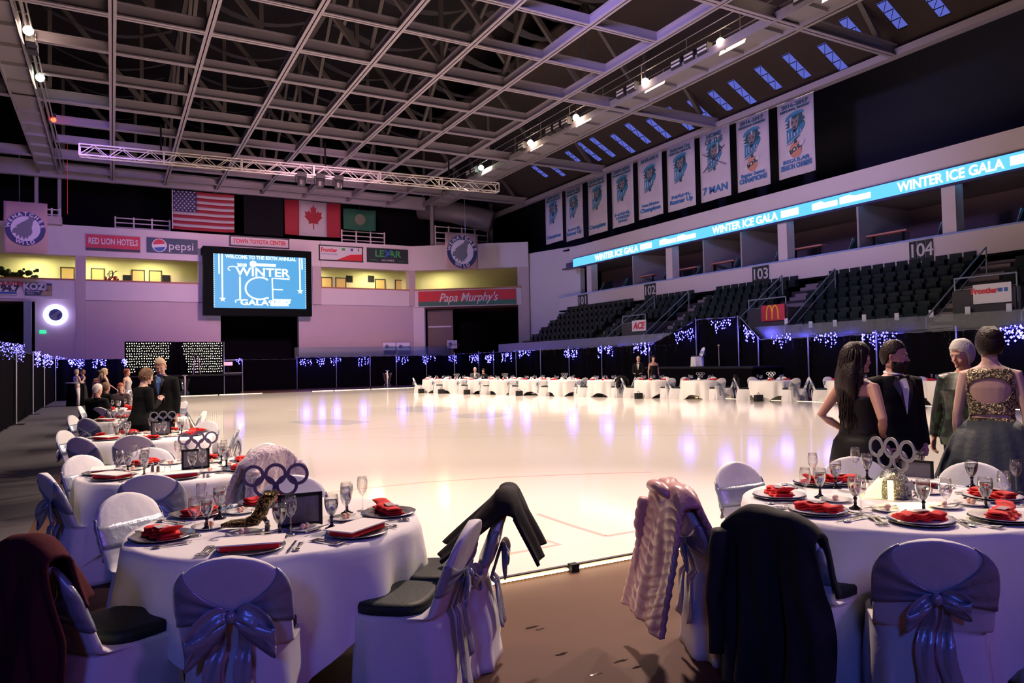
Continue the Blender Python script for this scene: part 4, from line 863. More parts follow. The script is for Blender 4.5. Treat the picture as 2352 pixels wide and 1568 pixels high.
# ------------------------------------------------------------------ stage with twinkle curtains at the far left
st = thing('stage', 'black skirted stage below the twinkle light curtains', 'stage', (3.2, 47.0, 0))
MB().b2((-2.6, .6, .0), (3.75, 4.2, 1.15)).build('skirt', DRAPE, st); MB().b2((-2.65, .5, 1.15), (3.8, 4.2, 1.25)).build('deck', BLACK, st); 
TW = mat('twinkle_bulb', (1, .9, .6), .4, emit=(1, .95, .65), es=4.5, sample=False)
def twinkle(label, x0, x1, yt, yb, shape):
    Y = 50.0; a = ony(x0, yt, Y); e = ony(x1, yb, Y); w = e.x - a.x; h = a.z - e.z
    o = thing('twinkle_curtain', label, 'light curtain', (a.x, Y, a.z)); MB().grid(lambda u, v: (w * u, .05 + .05 * math.sin(u * 25), -h * v), 20, 2).build('backing', DRAPE, o, True)
    rr = random.Random(x0); pts = []
    for i in range(19):
        for j in range(12):
            u = (i + .5 + .25 * (j % 2)) / 19.5 + rr.uniform(-.008, .008); v = (j + .5) / 12.2 + rr.uniform(-.012, .012)
            if shape(u, v): pts.append((w * u, -.06, -h * v))
    rr.shuffle(pts)
    for k, p in enumerate(pts[:100]):
        MB().octa((0, 0, 0), .03).build('bulb', TW, o, loc=p) if k == 0 else None
        if k == 0: b0 = o.children[-1] if o.children else None
    pb = [c for c in o.children if c.name.startswith('bulb')][0]
    for p in pts[1:100]: c = pb.copy(); COL.objects.link(c); c.parent = o; c.location = p
    b = MB()
    for p in pts[100:]: b.octa(p, .03)
    b.build('bulb_field', TW, o)['kind'] = 'stuff'
twinkle('left curtain of warm white twinkle lights gathered at the right, behind the stage', 288, 397, 786, 856, lambda u, v: u < .97 - .12 * v and not (v > .8 and .2 < u < .55))
twinkle('right curtain of warm white twinkle lights gathered at the left, behind the stage', 414, 513, 786, 856, lambda u, v: u > .02 + .16 * v)
drape((ony(286, 786, 50.3).x, 50.3, 0), (ony(516, 786, 50.3).x, 50.3, 0), .02, 3.35, 3.30, 'tall black backdrop drape of the far stage', None)
p = ony(452, 850, 49.0); t = thing('lectern_stand', 'slim clear lectern standing on the stage before the twinkle curtains', 'lectern', (p.x, 49.0, 1.25))
MB().box((0, 0, 1.15), (.5, .4, .08)).build('top', BLACK, t)
for s_ in (-1, 1): MB().tube([(s_ * .2, 0, 0), (s_ * .12, 0, 1.1)], .03, 6).build('leg', mat('pink_tinted_metal', (.5, .25, .3), .3, .6), t)  # pink tint of the legs set in their colour
for px, lab in ((515, 'silver post at the right end of the stage'), (557, 'silver rail post right of the stage')):
    p = ony(px, 862, 47.6); o = thing('stage_post', lab, 'post', (p.x, 47.6, 0)); MB().tube([(0, 0, 0), (0, 0, 2.15 if px > 520 else 3.2)], .03, 6).build('pole', CHROME, o)
a = ony(517, 862, 47.6); e = ony(556, 862, 47.6); t = thing('stage_rail', 'square silver rail panel beside the stage', 'rail', (a.x, 47.55, 0)); MB().bar((0, 0, 1.3), (e.x - a.x, 0, 1.3), .04).bar((0, 0, 2.1), (e.x - a.x, 0, 2.1), .04).build('rails', CHROME, t)
p = ony(524, 831, 47.4); t = thing('music_stand', 'lit pinkish page on a stand at the right of the stage', 'music stand', (p.x, 47.4, 1.25)); MB().box((0, 0, .62), (.5, .05, .22)).build('page', mat('glowing_page', (.7, .4, .45), .5, emit=(1, .5, .5), es=.4), t); MB().tube([(0, 0, 0), (0, 0, .6)], .02, 5).build('stem', BLACK, t)  # page emission replaces the light falling on it
icicles('icicle_lights', 'small blue icicle cluster at the right end of the stage', ony(540, 824, 47.5), ony(557, 823, 47.5), 16, .5, .04, None, seed=140)
def trophy(px, py, lab):
    p = onz(px, py, IZ); t = thing('glass_trophy', lab, 'trophy', (p.x, p.y, IZ))
    MB().lathe([(.28, 0), (.30, .05), (.22, .25), (.12, .34)], n=16).build('foot', CLEAR, t, True)
    MB().lathe([(.12, .34), (.2, .5), (.30, .95), (.34, 1.0)], n=16, cap=False).build('cup', CLEAR, t, True)
    MB().tube([(0, 0, .0), (0, 0, 1.15)], .05, 8).build('core', mat('pale_pink_core', (.8, .7, .7), .3), t, True); MB().box((0, 0, 1.18), (.28, .1, .05)).build('finial', SILVER, t)  # pale pink rod inside the clear cup
trophy(890, 891, 'tall clear glass trophy standing at the middle of the far ice edge'); trophy(425, 908, 'tall clear glass trophy at the far left corner of the ice')
# cocktail table at the far left, low platform with chair on the right
p = onz(155, 935, 0); t = thing('cocktail_table', 'tall round cocktail table with black skirt beside the white-trousered guest', 'table', (p.x + .25, p.y + 1, 0)); MB().lathe([(.38, 1.05), (.39, 1.09), (0.01, 1.09)], n=20).build('top', mat('grey_table_top', (.5, .48, .52), .4), t); MB().lathe([(.36, 0), (.30, 1.05)], n=20).build('skirt', DRAPE, t, True)
t = thing('platform', 'low black platform carrying a lone white chair', 'platform', (22.95, 25.2, 0)); MB().b2((-.75, -4.6, 0), (.85, 2.4, 1.16)).build('skirt', DRAPE, t); MB().b2((-.78, -4.65, 1.16), (.88, 2.45, 1.24)).build('deck', BLACK, t)
p = ony(1652, 845, 23.6); t = thing('microphone_stand', 'thin microphone stand on the low platform right of the lone chair', 'microphone stand', (23.0, onx(1652, 840, 23).y, 1.24)); MB().tube([(0, 0, 0), (0, 0, .85)], .015, 5).build('pole', CHROME, t); MB().lathe([(.15, 0), (.15, .02)], n=12).build('base', BLACK, t); MB().ball((0, 0, .9), .05).build('microphone', mat('mic_gold', (.3, .25, .1), .4), t)
# posters on the far rink glass
for px0, px1, yt, yb, lab in ((880, 908, 787, 804, 'left of two small white posters on the far rink glass'), (911, 941, 787, 804, 'right of two small white posters on the far rink glass'), (1027, 1050, 781, 800, 'small white poster on the far glass by the right portal')):
    a = ony(px0, yt, 53.9); e = ony(px1, yb, 53.9); t = thing('poster', lab, 'poster', ((a.x + e.x) / 2, 53.9, (a.z + e.z) / 2)); w = e.x - a.x; h = a.z - e.z
    MB().box((0, 0, 0), (w, .03, h)).build('sheet', WHT, t); disc(MB(), (-w * .2, 0), h * .25, 0, 2 * PI, -.03).build('logo', GREYP, t); text('Sports', h * .5, GREYP, t, 'lettering', (w * .2, -.03, 0), (PI / 2, 0, 0), .003)
for px in (684, 1040): 
    p = ony(px, 820, 53.85)
b = MB(); b.b2((11.6, 53.8, .3), (24, 53.83, 3.0)); tag(b.build('rink_glass', MATS['rink_glass_mat']), 'clear rink glass behind the far end drapes', 'glass barrier')
for x in (-6.1, -5.2): pass
# small flower cart and figures on the corridor
t = thing('potted_shrubs', 'dark green planted shrubs behind the left corridor parapet', 'shrub', ony(40, 640, 56.5)); z_ = 7.5
t.location = (ony(30, 640, 56.5).x, 56.5, 7.4); b = MB(); rr = random.Random(5)
for k in range(60): b.ball((rr.uniform(-1.1, 1.3), rr.uniform(-.2, .2), rr.uniform(0, .9)), rr.uniform(.08, .18), 6, 4)
b.build('foliage', mat('dark_leaf', (.03, .05, .02), .8), t); MB().box((0, 0, -.5), (2.4, .4, .95)).build('planter', BLACK, t)

p = ony(254, 636, 57.5); t = thing('red_potted_plant', 'red potted plant standing between the tan corridor doors left of the screen', 'plant', (p.x, 57.5, 6.2)); rr = random.Random(8); b = MB()
for k in range(40): b.ball((rr.gauss(0, .20), rr.gauss(0, .12), 1.35 + rr.uniform(0, .55)), rr.uniform(.05, .12), 6, 4)
b.build('foliage', mat('red_leaf', (.35, .02, .02), .7), t); b = MB()
for k in range(7): b.tube([(0, 0, 1.7), (rr.gauss(.1, .12), 0, 2.1), (rr.gauss(.2, .15), 0, 2.35)], .02, 5)
b.build('twigs', mat('dark_twig', (.05, .03, .02), .8), t); MB().lathe([(.22, 0), (.30, .9), (.26, 1.3), (.01, 1.32)], n=14).build('pot', BLACK, t)
p = ony(76, 632, 57.0); t = thing('dark_seated_figure', 'small dark seated figure behind the parapet beside the left corridor shrubs', 'stand', (p.x, 57.0, 6.2)); MB().box((0, 0, .75), (.5, .3, 1.5)).build('body', BLACK, t); MB().ball((0, 0, 1.62), (.16, .14, .18), 10, 7).build('figure_head', BLACK, t)  # box and ball standing in for a dark seated figure

# ================================================================== CHAIRS
def sq(th, a, b, e=.5):
    c, s_ = math.cos(th), math.sin(th); return (a * math.copysign(abs(c) ** e, c), b * math.copysign(abs(s_) ** e, s_))
def chair_sec(z):
    if z <= .44:
        k = 1 - z / .44; return .225 + .03 * k, -.245 - .05 * k, .215 + .02 * k
    yb = -.235 - (z - .44) * .36; th = .075 - (z - .44) * .05
    hw = .228
    if z > .66:
        q = (z - .66) / .20; hw = .228 * max(0, 1 - q ** 2.6) ** .5
    return hw, yb, yb + th
def cover_mesh(seed=0, n=48):
    rr = random.Random(seed); ph = rr.uniform(0, 6); ph2 = rr.uniform(0, 6)
    zs = [0, .04, .10, .18, .26, .34, .40, .43, .445, .455, .47, .50, .55, .60, .64, .68, .72, .76, .79, .82, .84, .852, .8585]
    rings = []
    for z in zs:
        hw, yb, yf = chair_sec(z)
        if z == .445: yf = .20
        if z == .455: hw2, yb, _ = chair_sec(.46); yf = yb + .11
        cy = (yb + yf) / 2; b_ = (yf - yb) / 2; r_ = []
        for j in range(n):
            th = 2 * PI * j / n; x, y = sq(th, hw, b_, .55 if z < .45 else .75)
            k = max(0, 1 - z / .42); am = .018 * k * math.sin(9 * th + ph + z * 3) + .012 * k * math.sin(5 * th + ph2)
            if .5 < z < .8: am += .003 * math.sin(14 * th + z * 20)
            L = math.hypot(x, y) or 1
            x += x / L * am; y += y / L * am
            if z < .44 and z > .1: y += (-.02 * math.sin(PI * z / .44)) if y < -.1 else 0
            r_.append(Vector((x, cy + y, z + (.004 * math.sin(6 * th + ph) if z == 0 else 0))))
        rings.append(r_)
    return MB().ring(rings)
def band_mesh(wide, front=False, off=.007):
    """satin band around the chair back; wide: how far the band fans out at the sides"""
    def fn(u, v):
        th = PI + PI * u if True else 0       # the back half, from one side to the other
        th = PI * .93 + PI * 1.14 * u
        c = abs(math.cos(th)); knot = .615
        zu = knot + .018 + wide * min(1, c) ** 1.1; zl = knot - .022 - .035 * c
        z = zl + (zu - zl) * v
        hw, yb, yf = chair_sec(z); cy = (yb + yf) / 2; b_ = (yf - yb) / 2
        x, y = sq(th, hw + off, b_ + off, .75)
        fold = .004 * math.sin(v * 16 + c * 3)
        return Vector((x, cy + y - (fold if y < 0 else 0), z))
    b = MB().grid(fn, 40, 10)
    # strip over the inner face of the back
    def fr(u, v):
        th = PI * .93 - PI * .86 * u; z = .575 + .13 * v; hw, yb, yf = chair_sec(z); x, y = sq(th, hw + off, (yf - yb) / 2 + off, .75)
        return Vector((x, (yb + yf) / 2 + y, z))
    b.grid(fr, 20, 5); return b
def bow_mb(seed=0, big=1.0, tilt=0):
    rr = random.Random(seed); b = MB(); hw, yb, yf = chair_sec(.615); y0 = yb - .014
    for s_ in (-1, 1):
        # loop: a ribbon folded back on itself
        def lp(u, v, s_=s_):
            a = u * 2 * PI; R_ = .065 * big; x = s_ * (.015 + R_ * (1 - math.cos(a))); dz = .028 * math.sin(a) * big; w = (.012 + .055 * math.sin(u * PI) ** .8) * big
            droop = -.05 * (x / .14) ** 2 * 1.0 - .02 * abs(x) / .1 + tilt * x
            return Vector((x, y0 - .012 - .03 * math.sin(u * PI) - .012 * math.sin(v * 5 + a), .605 + droop + dz + w * (v - .5) * 1.5))
        b.grid(lp, 18, 5)
    b.ball((0, y0 - .02, .608), (.022, .02, .026), 10, 6)
    return b
def tails_mb(seed=0, ln=.42):
    rr = random.Random(seed); b = MB()
    for s_ in (-1, 1):
        k = rr.uniform(.9, 1.15); dx = s_ * rr.uniform(.02, .05)
        def tl(u, v, s_=s_, k=k, dx=dx):
            z = .60 - ln * k * u; w = .02 + .055 * min(1, u * 2.2); hw, yb, yf = chair_sec(max(z, .02)); yb -= (.02 if z < .44 else 0)
            return Vector((dx * (1 + u * 1.2) + w * (v - .5) + .008 * math.sin(u * 9), yb - .024 - .008 * math.sin(v * 7 + u * 5) - .012 * u, z + .03 * (v - .5) * s_ * (u > .9)))
        b.grid(tl, 14, 5)
    return b
def make_chair(label, seed=0, wide=.10, bow=True, big=1.0, tilt=0):
    t = thing('banquet_chair', label, 'chair')
    cover_mesh(seed).build('cover', COVER, t, True)
    p = MB(); rings = []
    for z, s_ in ((.446, .93), (.452, 1), (.485, 1.0), (.498, .96), (.502, .8)):
        rings.append([Vector((*[q * s_ for q in sq(2 * PI * j / 32, .205, .185, .6)], z)) + Vector((0, .03, 0)) for j in range(32)])
    p.ring(rings).build('seat_pad', PAD, t, True)
    sb = band_mesh(wide).build('sash', SATIN, t, True, solid=.003)
    if bow:
        bow_mb(seed, big, tilt).build('bow', SATIN, sb, True, solid=.002); tails_mb(seed).build('bow_tail', SATIN, sb, True, solid=.002)
    return t
chairA = make_chair('white covered banquet chair with silver satin bow, nearest the camera at the left table', 1, .17, True, 1.25, .1)
chairB = make_chair('white covered banquet chair with knotted silver sash at the lower right of the left table', 2, .07, True, .9)
chairC = make_chair('white covered banquet chair', 3, .11, True, 1.0)
chairD = make_chair('white covered banquet chair with a wide sash fold', 4, .20, True, .8, .3)
for c in (chairA, chairB, chairC, chairD): pass
used = set()
CH = {}
def chair(proto, top, ctr, label, group=None, turn=0, dist=None):
    """top: where the middle of the back's upper edge is; the chair faces the table centre ctr"""
    top = Vector((top[0], top[1], 0)); ctr = Vector((ctr[0], ctr[1], 0)); d = (ctr - top)
    if dist: top = ctr - d.normalized() * dist
    d = d.normalized(); org = top + d * .36; rz_ = math.atan2(d.y, d.x) - PI / 2 + turn
    if proto.name in used: o = dup(proto, org, rz_, label, group)
    else:
        used.add(proto.name); KID[proto.name] = list(proto.children)
        for c in KID[proto.name]: KID[c.name] = list(c.children)
        proto.location = org; proto.rotation_euler = (0, 0, rz_); proto['label'] = label; o = proto
        if group: proto['group'] = group
    return o
def ptop(px, py, z=.858): p = onz(px, py, z); return (p.x, p.y)

# ================================================================== TABLES
def cloth_mb(Rr, half, rot, H=.762, seed=0, n=128):
    rr = random.Random(seed); ph = rr.uniform(0, 6); b = MB(); rings = []
    for q in (0.001, .3, .6, .85, .97): rings.append([Vector((Rr * q * math.cos(2 * PI * j / n), Rr * q * math.sin(2 * PI * j / n), H)) for j in range(n)])
    rings.append([Vector((Rr * 1.003 * math.cos(2 * PI * j / n), Rr * 1.003 * math.sin(2 * PI * j / n), H - .004)) for j in range(n)])
    m_ = 14
    for i in range(1, m_ + 1):
        s_ = i / m_; r_ = []
        for j in range(n):
            th = 2 * PI * j / n; a = th - rot; mx = max(abs(math.cos(a + PI / 4)), abs(math.sin(a + PI / 4))); D = min(H - .012, half / mx - Rr); corner = max(0, math.cos(2 * a)) ** 0
            cr = max(0, (half / mx - Rr) / .75)
            am = s_ ** .8 * (.050 * math.sin(10 * th + ph + .9 * math.sin(3 * th)) + .026 * math.sin(17 * th + ph * 2)) + .03 * s_ * cr
            pin = math.exp(-((math.sin(2 * a) / .28) ** 2)) if math.cos(4 * a) > 0 else 0
            am += .06 * s_ * pin * (1 if D > .6 else 0)
            rad = Rr * 1.004 + .012 + am
            r_.append(Vector((rad * math.cos(th), rad * math.sin(th), H - .006 - (D - .006) * s_)))
        rings.append(r_)
    return b.ring(rings, cap=False)
def table(label, clabel, c, Rr=.76, half=1.15, rot=0, seed=0, grp=None, cgrp=None, proto=None):
    t = thing('round_table', label, 'table', (*c, 0), group=grp)
    MB().lathe([(.01, .725), (Rr - .02, .725), (Rr - .01, .735), (Rr - .01, .75), (.01, .752)], n=40).build('tabletop', mat('table_wood', (.2, .13, .08), .6), t, True)
    for x, y in ((.4, .3), (-.4, .3), (.4, -.3), (-.4, -.3)): MB().tube([(x, y, 0), (x, y, .725)], .016, 6).build('leg', BLACK, t)
    cl_ = cloth_mb(Rr, half, rot, seed=seed).build('tablecloth', CLOTH, smooth=True, loc=(*c, 0)); tag(cl_, clabel, 'tablecloth', cgrp)
    return cl_
TZ = .764
# ------------------------------------------------------------------ tableware prototypes (parts in local space, standing on z = 0)
PROT = {}
def first(key, maker):
    if key not in PROT: PROT[key] = [maker(), False]
    return PROT[key]
def place(key, maker, loc, rz_=0, label=None, group=None, sc=None):
    e = first(key, maker)
    if not e[1]:
        e[1] = True; o = e[0]; KID[o.name] = list(o.children)
        for c in KID[o.name]: KID[c.name] = list(c.children)
        o.location = loc; o.rotation_euler = (0, 0, rz_); o['label'] = label
        if group: o['group'] = group
        if sc: o.scale = (sc, sc, sc)
        return o
    return dup(e[0], loc, rz_, label, group, sc=sc)
def mk_goblet():
    t = thing('water_goblet', 'goblet', 'glass')
    MB().lathe([(.0345, 0), (.035, .004), (.02, .010), (.008, .022), (.0075, .05), (.012, .062), (.006, .064)], n=24).build('stem', BLACKGLASS, t, True)
    MB().lathe([(.006, .062), (.018, .075), (.030, .10), (.0365, .13), (.037, .155), (.033, .178), (.0322, .178), (.0362, .155), (.0355, .13), (.029, .101), (.015, .077)], n=28, cap=False).build('bowl', CLEAR, t, True)
    MB().lathe([(.006, .066), (.016, .078), (.0285, .102), (.0348, .13), (.0355, .148), (.0001, .148)], n=28, cap=False).build('water', WATER, t, True); return t
def mk_wine():
    t = thing('wine_glass', 'wine', 'glass')
    MB().lathe([(.033, 0), (.033, .002), (.006, .008), (.0038, .02), (.0038, .085), (.006, .092)], n=20).build('stem', CLEAR, t, True)
    MB().lathe([(.005, .09), (.02, .105), (.0315, .135), (.031, .17), (.026, .20), (.0253, .20), (.030, .17), (.0305, .135), (.019, .107)], n=24, cap=False).build('bowl', CLEAR, t, True); return t
def mk_charger():
    t = thing('charger_plate', 'charger', 'plate'); MB().lathe([(.09, 0), (.10, .002), (.155, .014), (.156, .017), (.11, .008), (.10, .006), (.0001, .006)], n=48).build('plate', mat('dark_silver_charger', (.45, .45, .5), .22, .9), t, True); return t
def mk_plate():
    t = thing('dinner_plate', 'plate', 'plate'); MB().lathe([(.08, .006), (.09, .008), (.15, .022), (.151, .025), (.10, .013), (.09, .011), (.0001, .011)], n=48).build('plate', CHINA, t, True); return t
def mk_bread():
    t = thing('bread_plate', 'bread', 'plate'); MB().lathe([(.05, 0), (.09, .012), (.091, .014), (.055, .006), (.0001, .005)], n=32).build('plate', CHINA, t, True)
    MB().ball((-.013, .0, .02), .015, 10, 7).build('butter_ball', mat('peach_butter', (.80, .48, .36), .5), t, True); MB().ball((.016, .006, .02), .015, 10, 7).build('butter_ball', MATS['peach_butter'], t, True); return t
def mk_napkin(v):
    def f():
        t = thing('folded_napkin', 'napkin', 'napkin'); rr = random.Random(v)
        b = MB()
        for k in range(3):
            z = .010 + .013 * k; o_ = rr.uniform(-.008, .008)
            rings = []
            for i in range(15):
                x = -.115 + .23 * i / 14; lift = .022 * max(0, (i - 10) / 4) * (k == 2) * (1 if v % 2 else -.2); wv = .004 * math.sin(i * 1.2 + k + v)
                w = .056 - .006 * k
                rings.append([Vector((x, w * math.cos(a) + o_ + wv * 2 + .03 * (i / 14 - .5) * (v % 2), z + .0095 * math.sin(a) + lift + wv)) for a in [2 * PI * j / 12 for j in range(12)]])
            b.ring(rings)
        b.build('cloth', RED, t, True)
        MB().box((-.01, -.005, .052), (.09, .045, .0012)).build('name_card', mat('frosted_card', (.55, .5, .5), .2, alpha=.5), t); return t
    return f
def mk_menu():
    t = thing('menu_folder', 'menu', 'menu'); MB().box((0, 0, .038), (.30, .17, .006)).build('cover', PAPER, t); 
    MB().slab([(-.13, -.075, .009), (.13, -.075, .009), (.13, .07, .009), (-.13, .07, .009)], (0, 0, .024)).build('napkin', RED, t); return t
def mk_fork():
    t = thing('fork', 'fork', 'fork'); b = MB()
    b.grid(lambda u, v: ((.012 * (1 - u) ** 1.5 + .0035) * (2 * v - 1), -.10 + .13 * u, .004 + .003 * math.sin(u * PI)), 10, 2)
    b.grid(lambda u, v: ((.004 + .009 * min(1, u * 2)) * (2 * v - 1), .03 + .03 * u, .004 + .004 * u), 4, 2)
    for k in range(4): b.bar((-.0105 + .007 * k, .058, .007), (-.0105 + .007 * k, .10, .009), .0032, .002)
    b.build('body', SILVER, t, True, solid=.0018); return t
def mk_spoon():
    t = thing('spoon', 'spoon', 'spoon'); b = MB()
    b.grid(lambda u, v: ((.010 * (1 - u) ** 1.5 + .003) * (2 * v - 1), -.09 + .12 * u, .004 + .003 * math.sin(u * PI)), 10, 2)
    b.grid(lambda u, v: (.019 * math.sin(PI * min(.999, u + .04)) ** .6 * (2 * v - 1), .03 + .05 * u, .006 - .006 * (1 - (2 * v - 1) ** 2) * math.sin(PI * u)), 10, 6)
    b.build('body', SILVER, t, True, solid=.0016); return t
def mk_knife():
    t = thing('table_knife', 'knife', 'knife'); MB().slab([(-.006, -.11, .003), (.006, -.11, .003), (.005, 0, .003), (-.005, 0, .003)], (0, 0, .005)).build('handle', SILVER, t)
    MB().slab([(-.005, 0, .004), (.006, 0, .004), (.008, .08, .004), (.002, .105, .004), (-.004, .09, .004)], (0, 0, .0018)).build('blade', SILVER, t); return t
def mk_salt():
    t = thing('salt_shaker', 'salt', 'shaker'); MB().lathe([(.016, 0), (.017, .005), (.012, .06), (.011, .066)], n=10).build('glass', CLEAR, t); MB().lathe([(.013, .003), (.0105, .05), (.001, .05)], n=10).build('salt', mat('grey_pepper', (.12, .09, .09), .8), t); MB().lathe([(.012, .064), (.012, .07), (.007, .08), (.001, .083)], n=12).build('cap', SILVER, t, True); return t
CANDLE = mat('lit_candle_glass', (1, .9, .7), .5, emit=(1, .80, .45), es=2.6)
def mk_votive():
    t = thing('votive_candle', 'votive', 'candle'); MB().lathe([(.022, 0), (.026, .05), (.024, .05), (.02, .004)], n=18, cap=False).build('holder', CLEAR, t, True); MB().lathe([(.02, .003), (.021, .036), (.001, .038)], n=16).build('wax', CANDLE, t, True); return t
def rings_mb(b, y=0, R_=.049, w=.0085, d=.006):
    cs = [(-.112, .10), (0, .105), (.112, .10), (-.056, .042), (.056, .042)]
    out = []
    for k, (cx, cz) in enumerate(cs):
        q = MB(); n = 36; rr_ = []
        for i in range(n + 1):
            a = 2 * PI * i / n; yy = (.002 if k > 2 else -.002); c, s_ = math.cos(a), math.sin(a)
            rr_.append([Vector((cx + (R_ + w * e) * c, yy + d * f, cz + (R_ + w * e) * s_)) for e, f in ((-1, -.5), (1, -.5), (1, .5), (-1, .5))])
        q.ring(rr_, cap=False); out.append(q)
    return out
def rings_thing(label, loc, rz_, mt, sc=1.0, stick=.1):
    t = thing('ring_ornament', label, 'table ornament', loc, rz=rz_); 
    for q in rings_mb(None): q.build('ring', mt, t)
    MB().tube([(0, 0, .0), (0, 0, -stick)], .003, 6).build('stick', SILVER, t); t.scale = (sc, sc, sc); return t
RPUR = mat('purple_ring_board', (.13, .08, .14), .5); RGREY = mat('grey_glitter_board', (.26, .26, .30), .5)
def mk_frame():
    t = thing('picture_frame', 'frame', 'picture frame'); b = MB()
    for c, d in (((0, 0, .008), (.21, .014, .016)), ((0, 0, .152), (.21, .014, .016)), ((-.097, 0, .08), (.016, .014, .16)), ((.097, 0, .08), (.016, .014, .16))): b.box(c, d)
    b.build('frame', BLACK, t); MB().box((0, 0.002, .08), (.18, .006, .13)).build('picture', mat('dark_picture', (.13, .12, .15), .3, noise=.5, nscale=9), t); MB().bar((0, .005, .12), (0, .07, .0), .03, .004).build('easel', BLACK, t); return t
SEATN = {0: 'right', 45: 'back right', 90: 'back', 135: 'back left', 180: 'left', 225: 'front left', 270: 'front', 315: 'front right'}
def setting(c, Rr, ang, tname, sname, kind='napkin', nap=1, charger='dark', glasses=True, cut=True, bread=True, rad=None):
    """one place setting; ang is the direction from the table centre to the diner"""
    u = Vector((math.cos(ang), math.sin(ang), 0)); v = Vector((-u.y, u.x, 0))     # v points to the diner's right
    C0 = Vector((*c, TZ)); rz_ = math.atan2(u.y, u.x) + PI / 2
    P = lambda r_, s_, z=0: C0 + u * r_ + v * s_ + Vector((0, 0, z))
    rc = rad or Rr - .19; w = ' %s place of the %s' % (sname, tname)
    place('charger', mk_charger, P(rc, 0), rz_, 'round silver charger at the' + w)
    if charger == 'white': place('plate', mk_plate, P(rc, 0, .002), rz_, 'white dinner plate at the' + w)
    zz = .012 if charger == 'white' else .006
    if kind == 'menu': place('menu', mk_menu, P(rc, 0, zz), rz_ + .12, 'white menu folder on red napkin at the' + w)
    elif kind == 'napkin': place('napkin%d' % nap, mk_napkin(nap), P(rc, 0, zz), rz_ + .15 * nap, 'red folded napkin with name card at the' + w)
    if cut:
        place('fork', mk_fork, P(rc, -.185), rz_ + PI, 'inner silver fork at the' + w); place('fork', mk_fork, P(rc, -.215), rz_ + PI, 'outer silver fork at the' + w)
        place('knife', mk_knife, P(rc, .185), rz_ + PI, 'silver table knife at the' + w); place('spoon', mk_spoon, P(rc, .215), rz_ + PI, 'silver spoon at the' + w)
    if bread: place('bread', mk_bread, P(rc - .2, -.13), rz_, 'small white bread plate with butter at the' + w)
    if glasses:
        place('goblet', mk_goblet, P(rc - .20, .10), 0, 'water goblet with black stem at the' + w); place('wine', mk_wine, P(rc - .155, .175), 0, 'empty wine glass at the' + w)
rot_fix = PI
# ------------------------------------------------------------------ LEFT FOREGROUND TABLE
T1 = tuple(onz(640, 1199, .762))[:2]; n1 = 'left foreground table'
table('round banquet table in the left foreground', 'white tablecloth with hanging corners on the left foreground table', T1, .755, 1.15, math.radians(-105), 1)
def A1(px, py, z=TZ): p = onz(px, py, z); return (p.x, p.y, z)
def ang(c, px, py): p = onz(px, py, TZ); return math.atan2(p.y - c[1], p.x - c[0])
for px, py, sn, kd, nap in ((372, 1235, 'left', 'napkin', 1), (432, 1180, 'back left', 'napkin', 2), (577, 1262, 'front left', 'menu', 0), (835, 1228, 'front right', 'menu', 0), (897, 1180, 'right', 'napkin', 1), (600, 1150, 'back', 'napkin', 2)):
    a = ang(T1, px, py); p = Vector(A1(px, py)); rc = min(.60, max(.50, (p - Vector((*T1, TZ))).length)); setting(T1, .77, a, n1, sn, kd, nap, glasses=False, rad=rc, bread=(sn in ('back left', 'back')))
for px, py, lab in ((475, 1216, 'water goblet with black stem right of the left wine glass on the left foreground table'), (505, 1190, 'water goblet behind the left pair of glasses on the left foreground table'), (643, 1234, 'water goblet with black stem before the glitter boot'), (762, 1213, 'water goblet with black stem right of the picture frame'), (797, 1178, 'water goblet behind the wine glass right of the picture frame')):
    place('goblet', mk_goblet, A1(px, py), 0, lab)
for px, py, lab in ((447, 1231, 'wine glass beside the left red napkin on the left foreground table'), (463, 1190, 'wine glass at the back left of the left foreground table'), (668, 1228, 'wine glass before the black picture frame'), (795, 1200, 'wine glass standing before the right rear goblet'), (833, 1172, 'slim empty wine glass near the right red napkin'), (590, 1160, 'wine glass behind the glitter boot')):
    place('wine', mk_wine, A1(px, py), 0, lab)
for px, py, lab in ((560, 1228, 'bread plate with two butter balls before the glitter boot'), (700, 1216, 'bread plate with butter balls before the picture frame'), (480, 1212, 'bread plate with butter behind the left goblet'), (795, 1192, 'bread plate with butter behind the right menu folder')):
    place('bread', mk_bread, A1(px, py), .3, lab)
place('knife', mk_knife, A1(735, 1212, TZ + .014), -.9, 'silver knife lying across the bread plate by the picture frame')
place('knife', mk_knife, A1(590, 1226, TZ + .014), 1.4, 'silver knife lying across the bread plate by the boot')
place('salt', mk_salt, A1(614, 1228), 0, 'pepper shaker with silver cap beside the glitter boot')
place('votive', mk_votive, A1(588, 1188), 0, 'lit votive candle behind the glitter boot')
place('frame', mk_frame, A1(690, 1208), -.10, 'black tabletop picture frame on the left foreground table', sc=1.1)
# glitter boot centrepiece
GLIT = mat('gold_black_sequins', (.03, .02, .01), .25, .8, noise=.9, nscale=110, bump=1.0, bscale=190, col2=(.75, .5, .15), sharp=True)
bp = Vector(A1(585, 1212)); t = thing('glitter_boot', 'gold and black glitter boot centrepiece on the left foreground table', 'centrepiece', bp, rz=-.35)
b = MB(); b.tube([(-.17, 0, .02), (-.12, 0, .028), (-.05, 0, .03), (.0, 0, .04), (.035, 0, .085), (.05, 0, .13), (.075, 0, .165), (.11, 0, .17), (.12, 0, .165)], [(.014, .010), (.038, .020), (.042, .024), (.042, .034), (.042, .036), (.046, .038), (.052, .038), (.046, .03), (.02, .02)], 16)
b.build('shaft', GLIT, t, True); MB().tube([(.05, 0, .05), (.075, 0, .0)], [.014, .008], 8).build('heel', GLIT, t, True)
rp_ = onz(700, 1172, TZ); fwd = (Vector(bp) - EYE); 
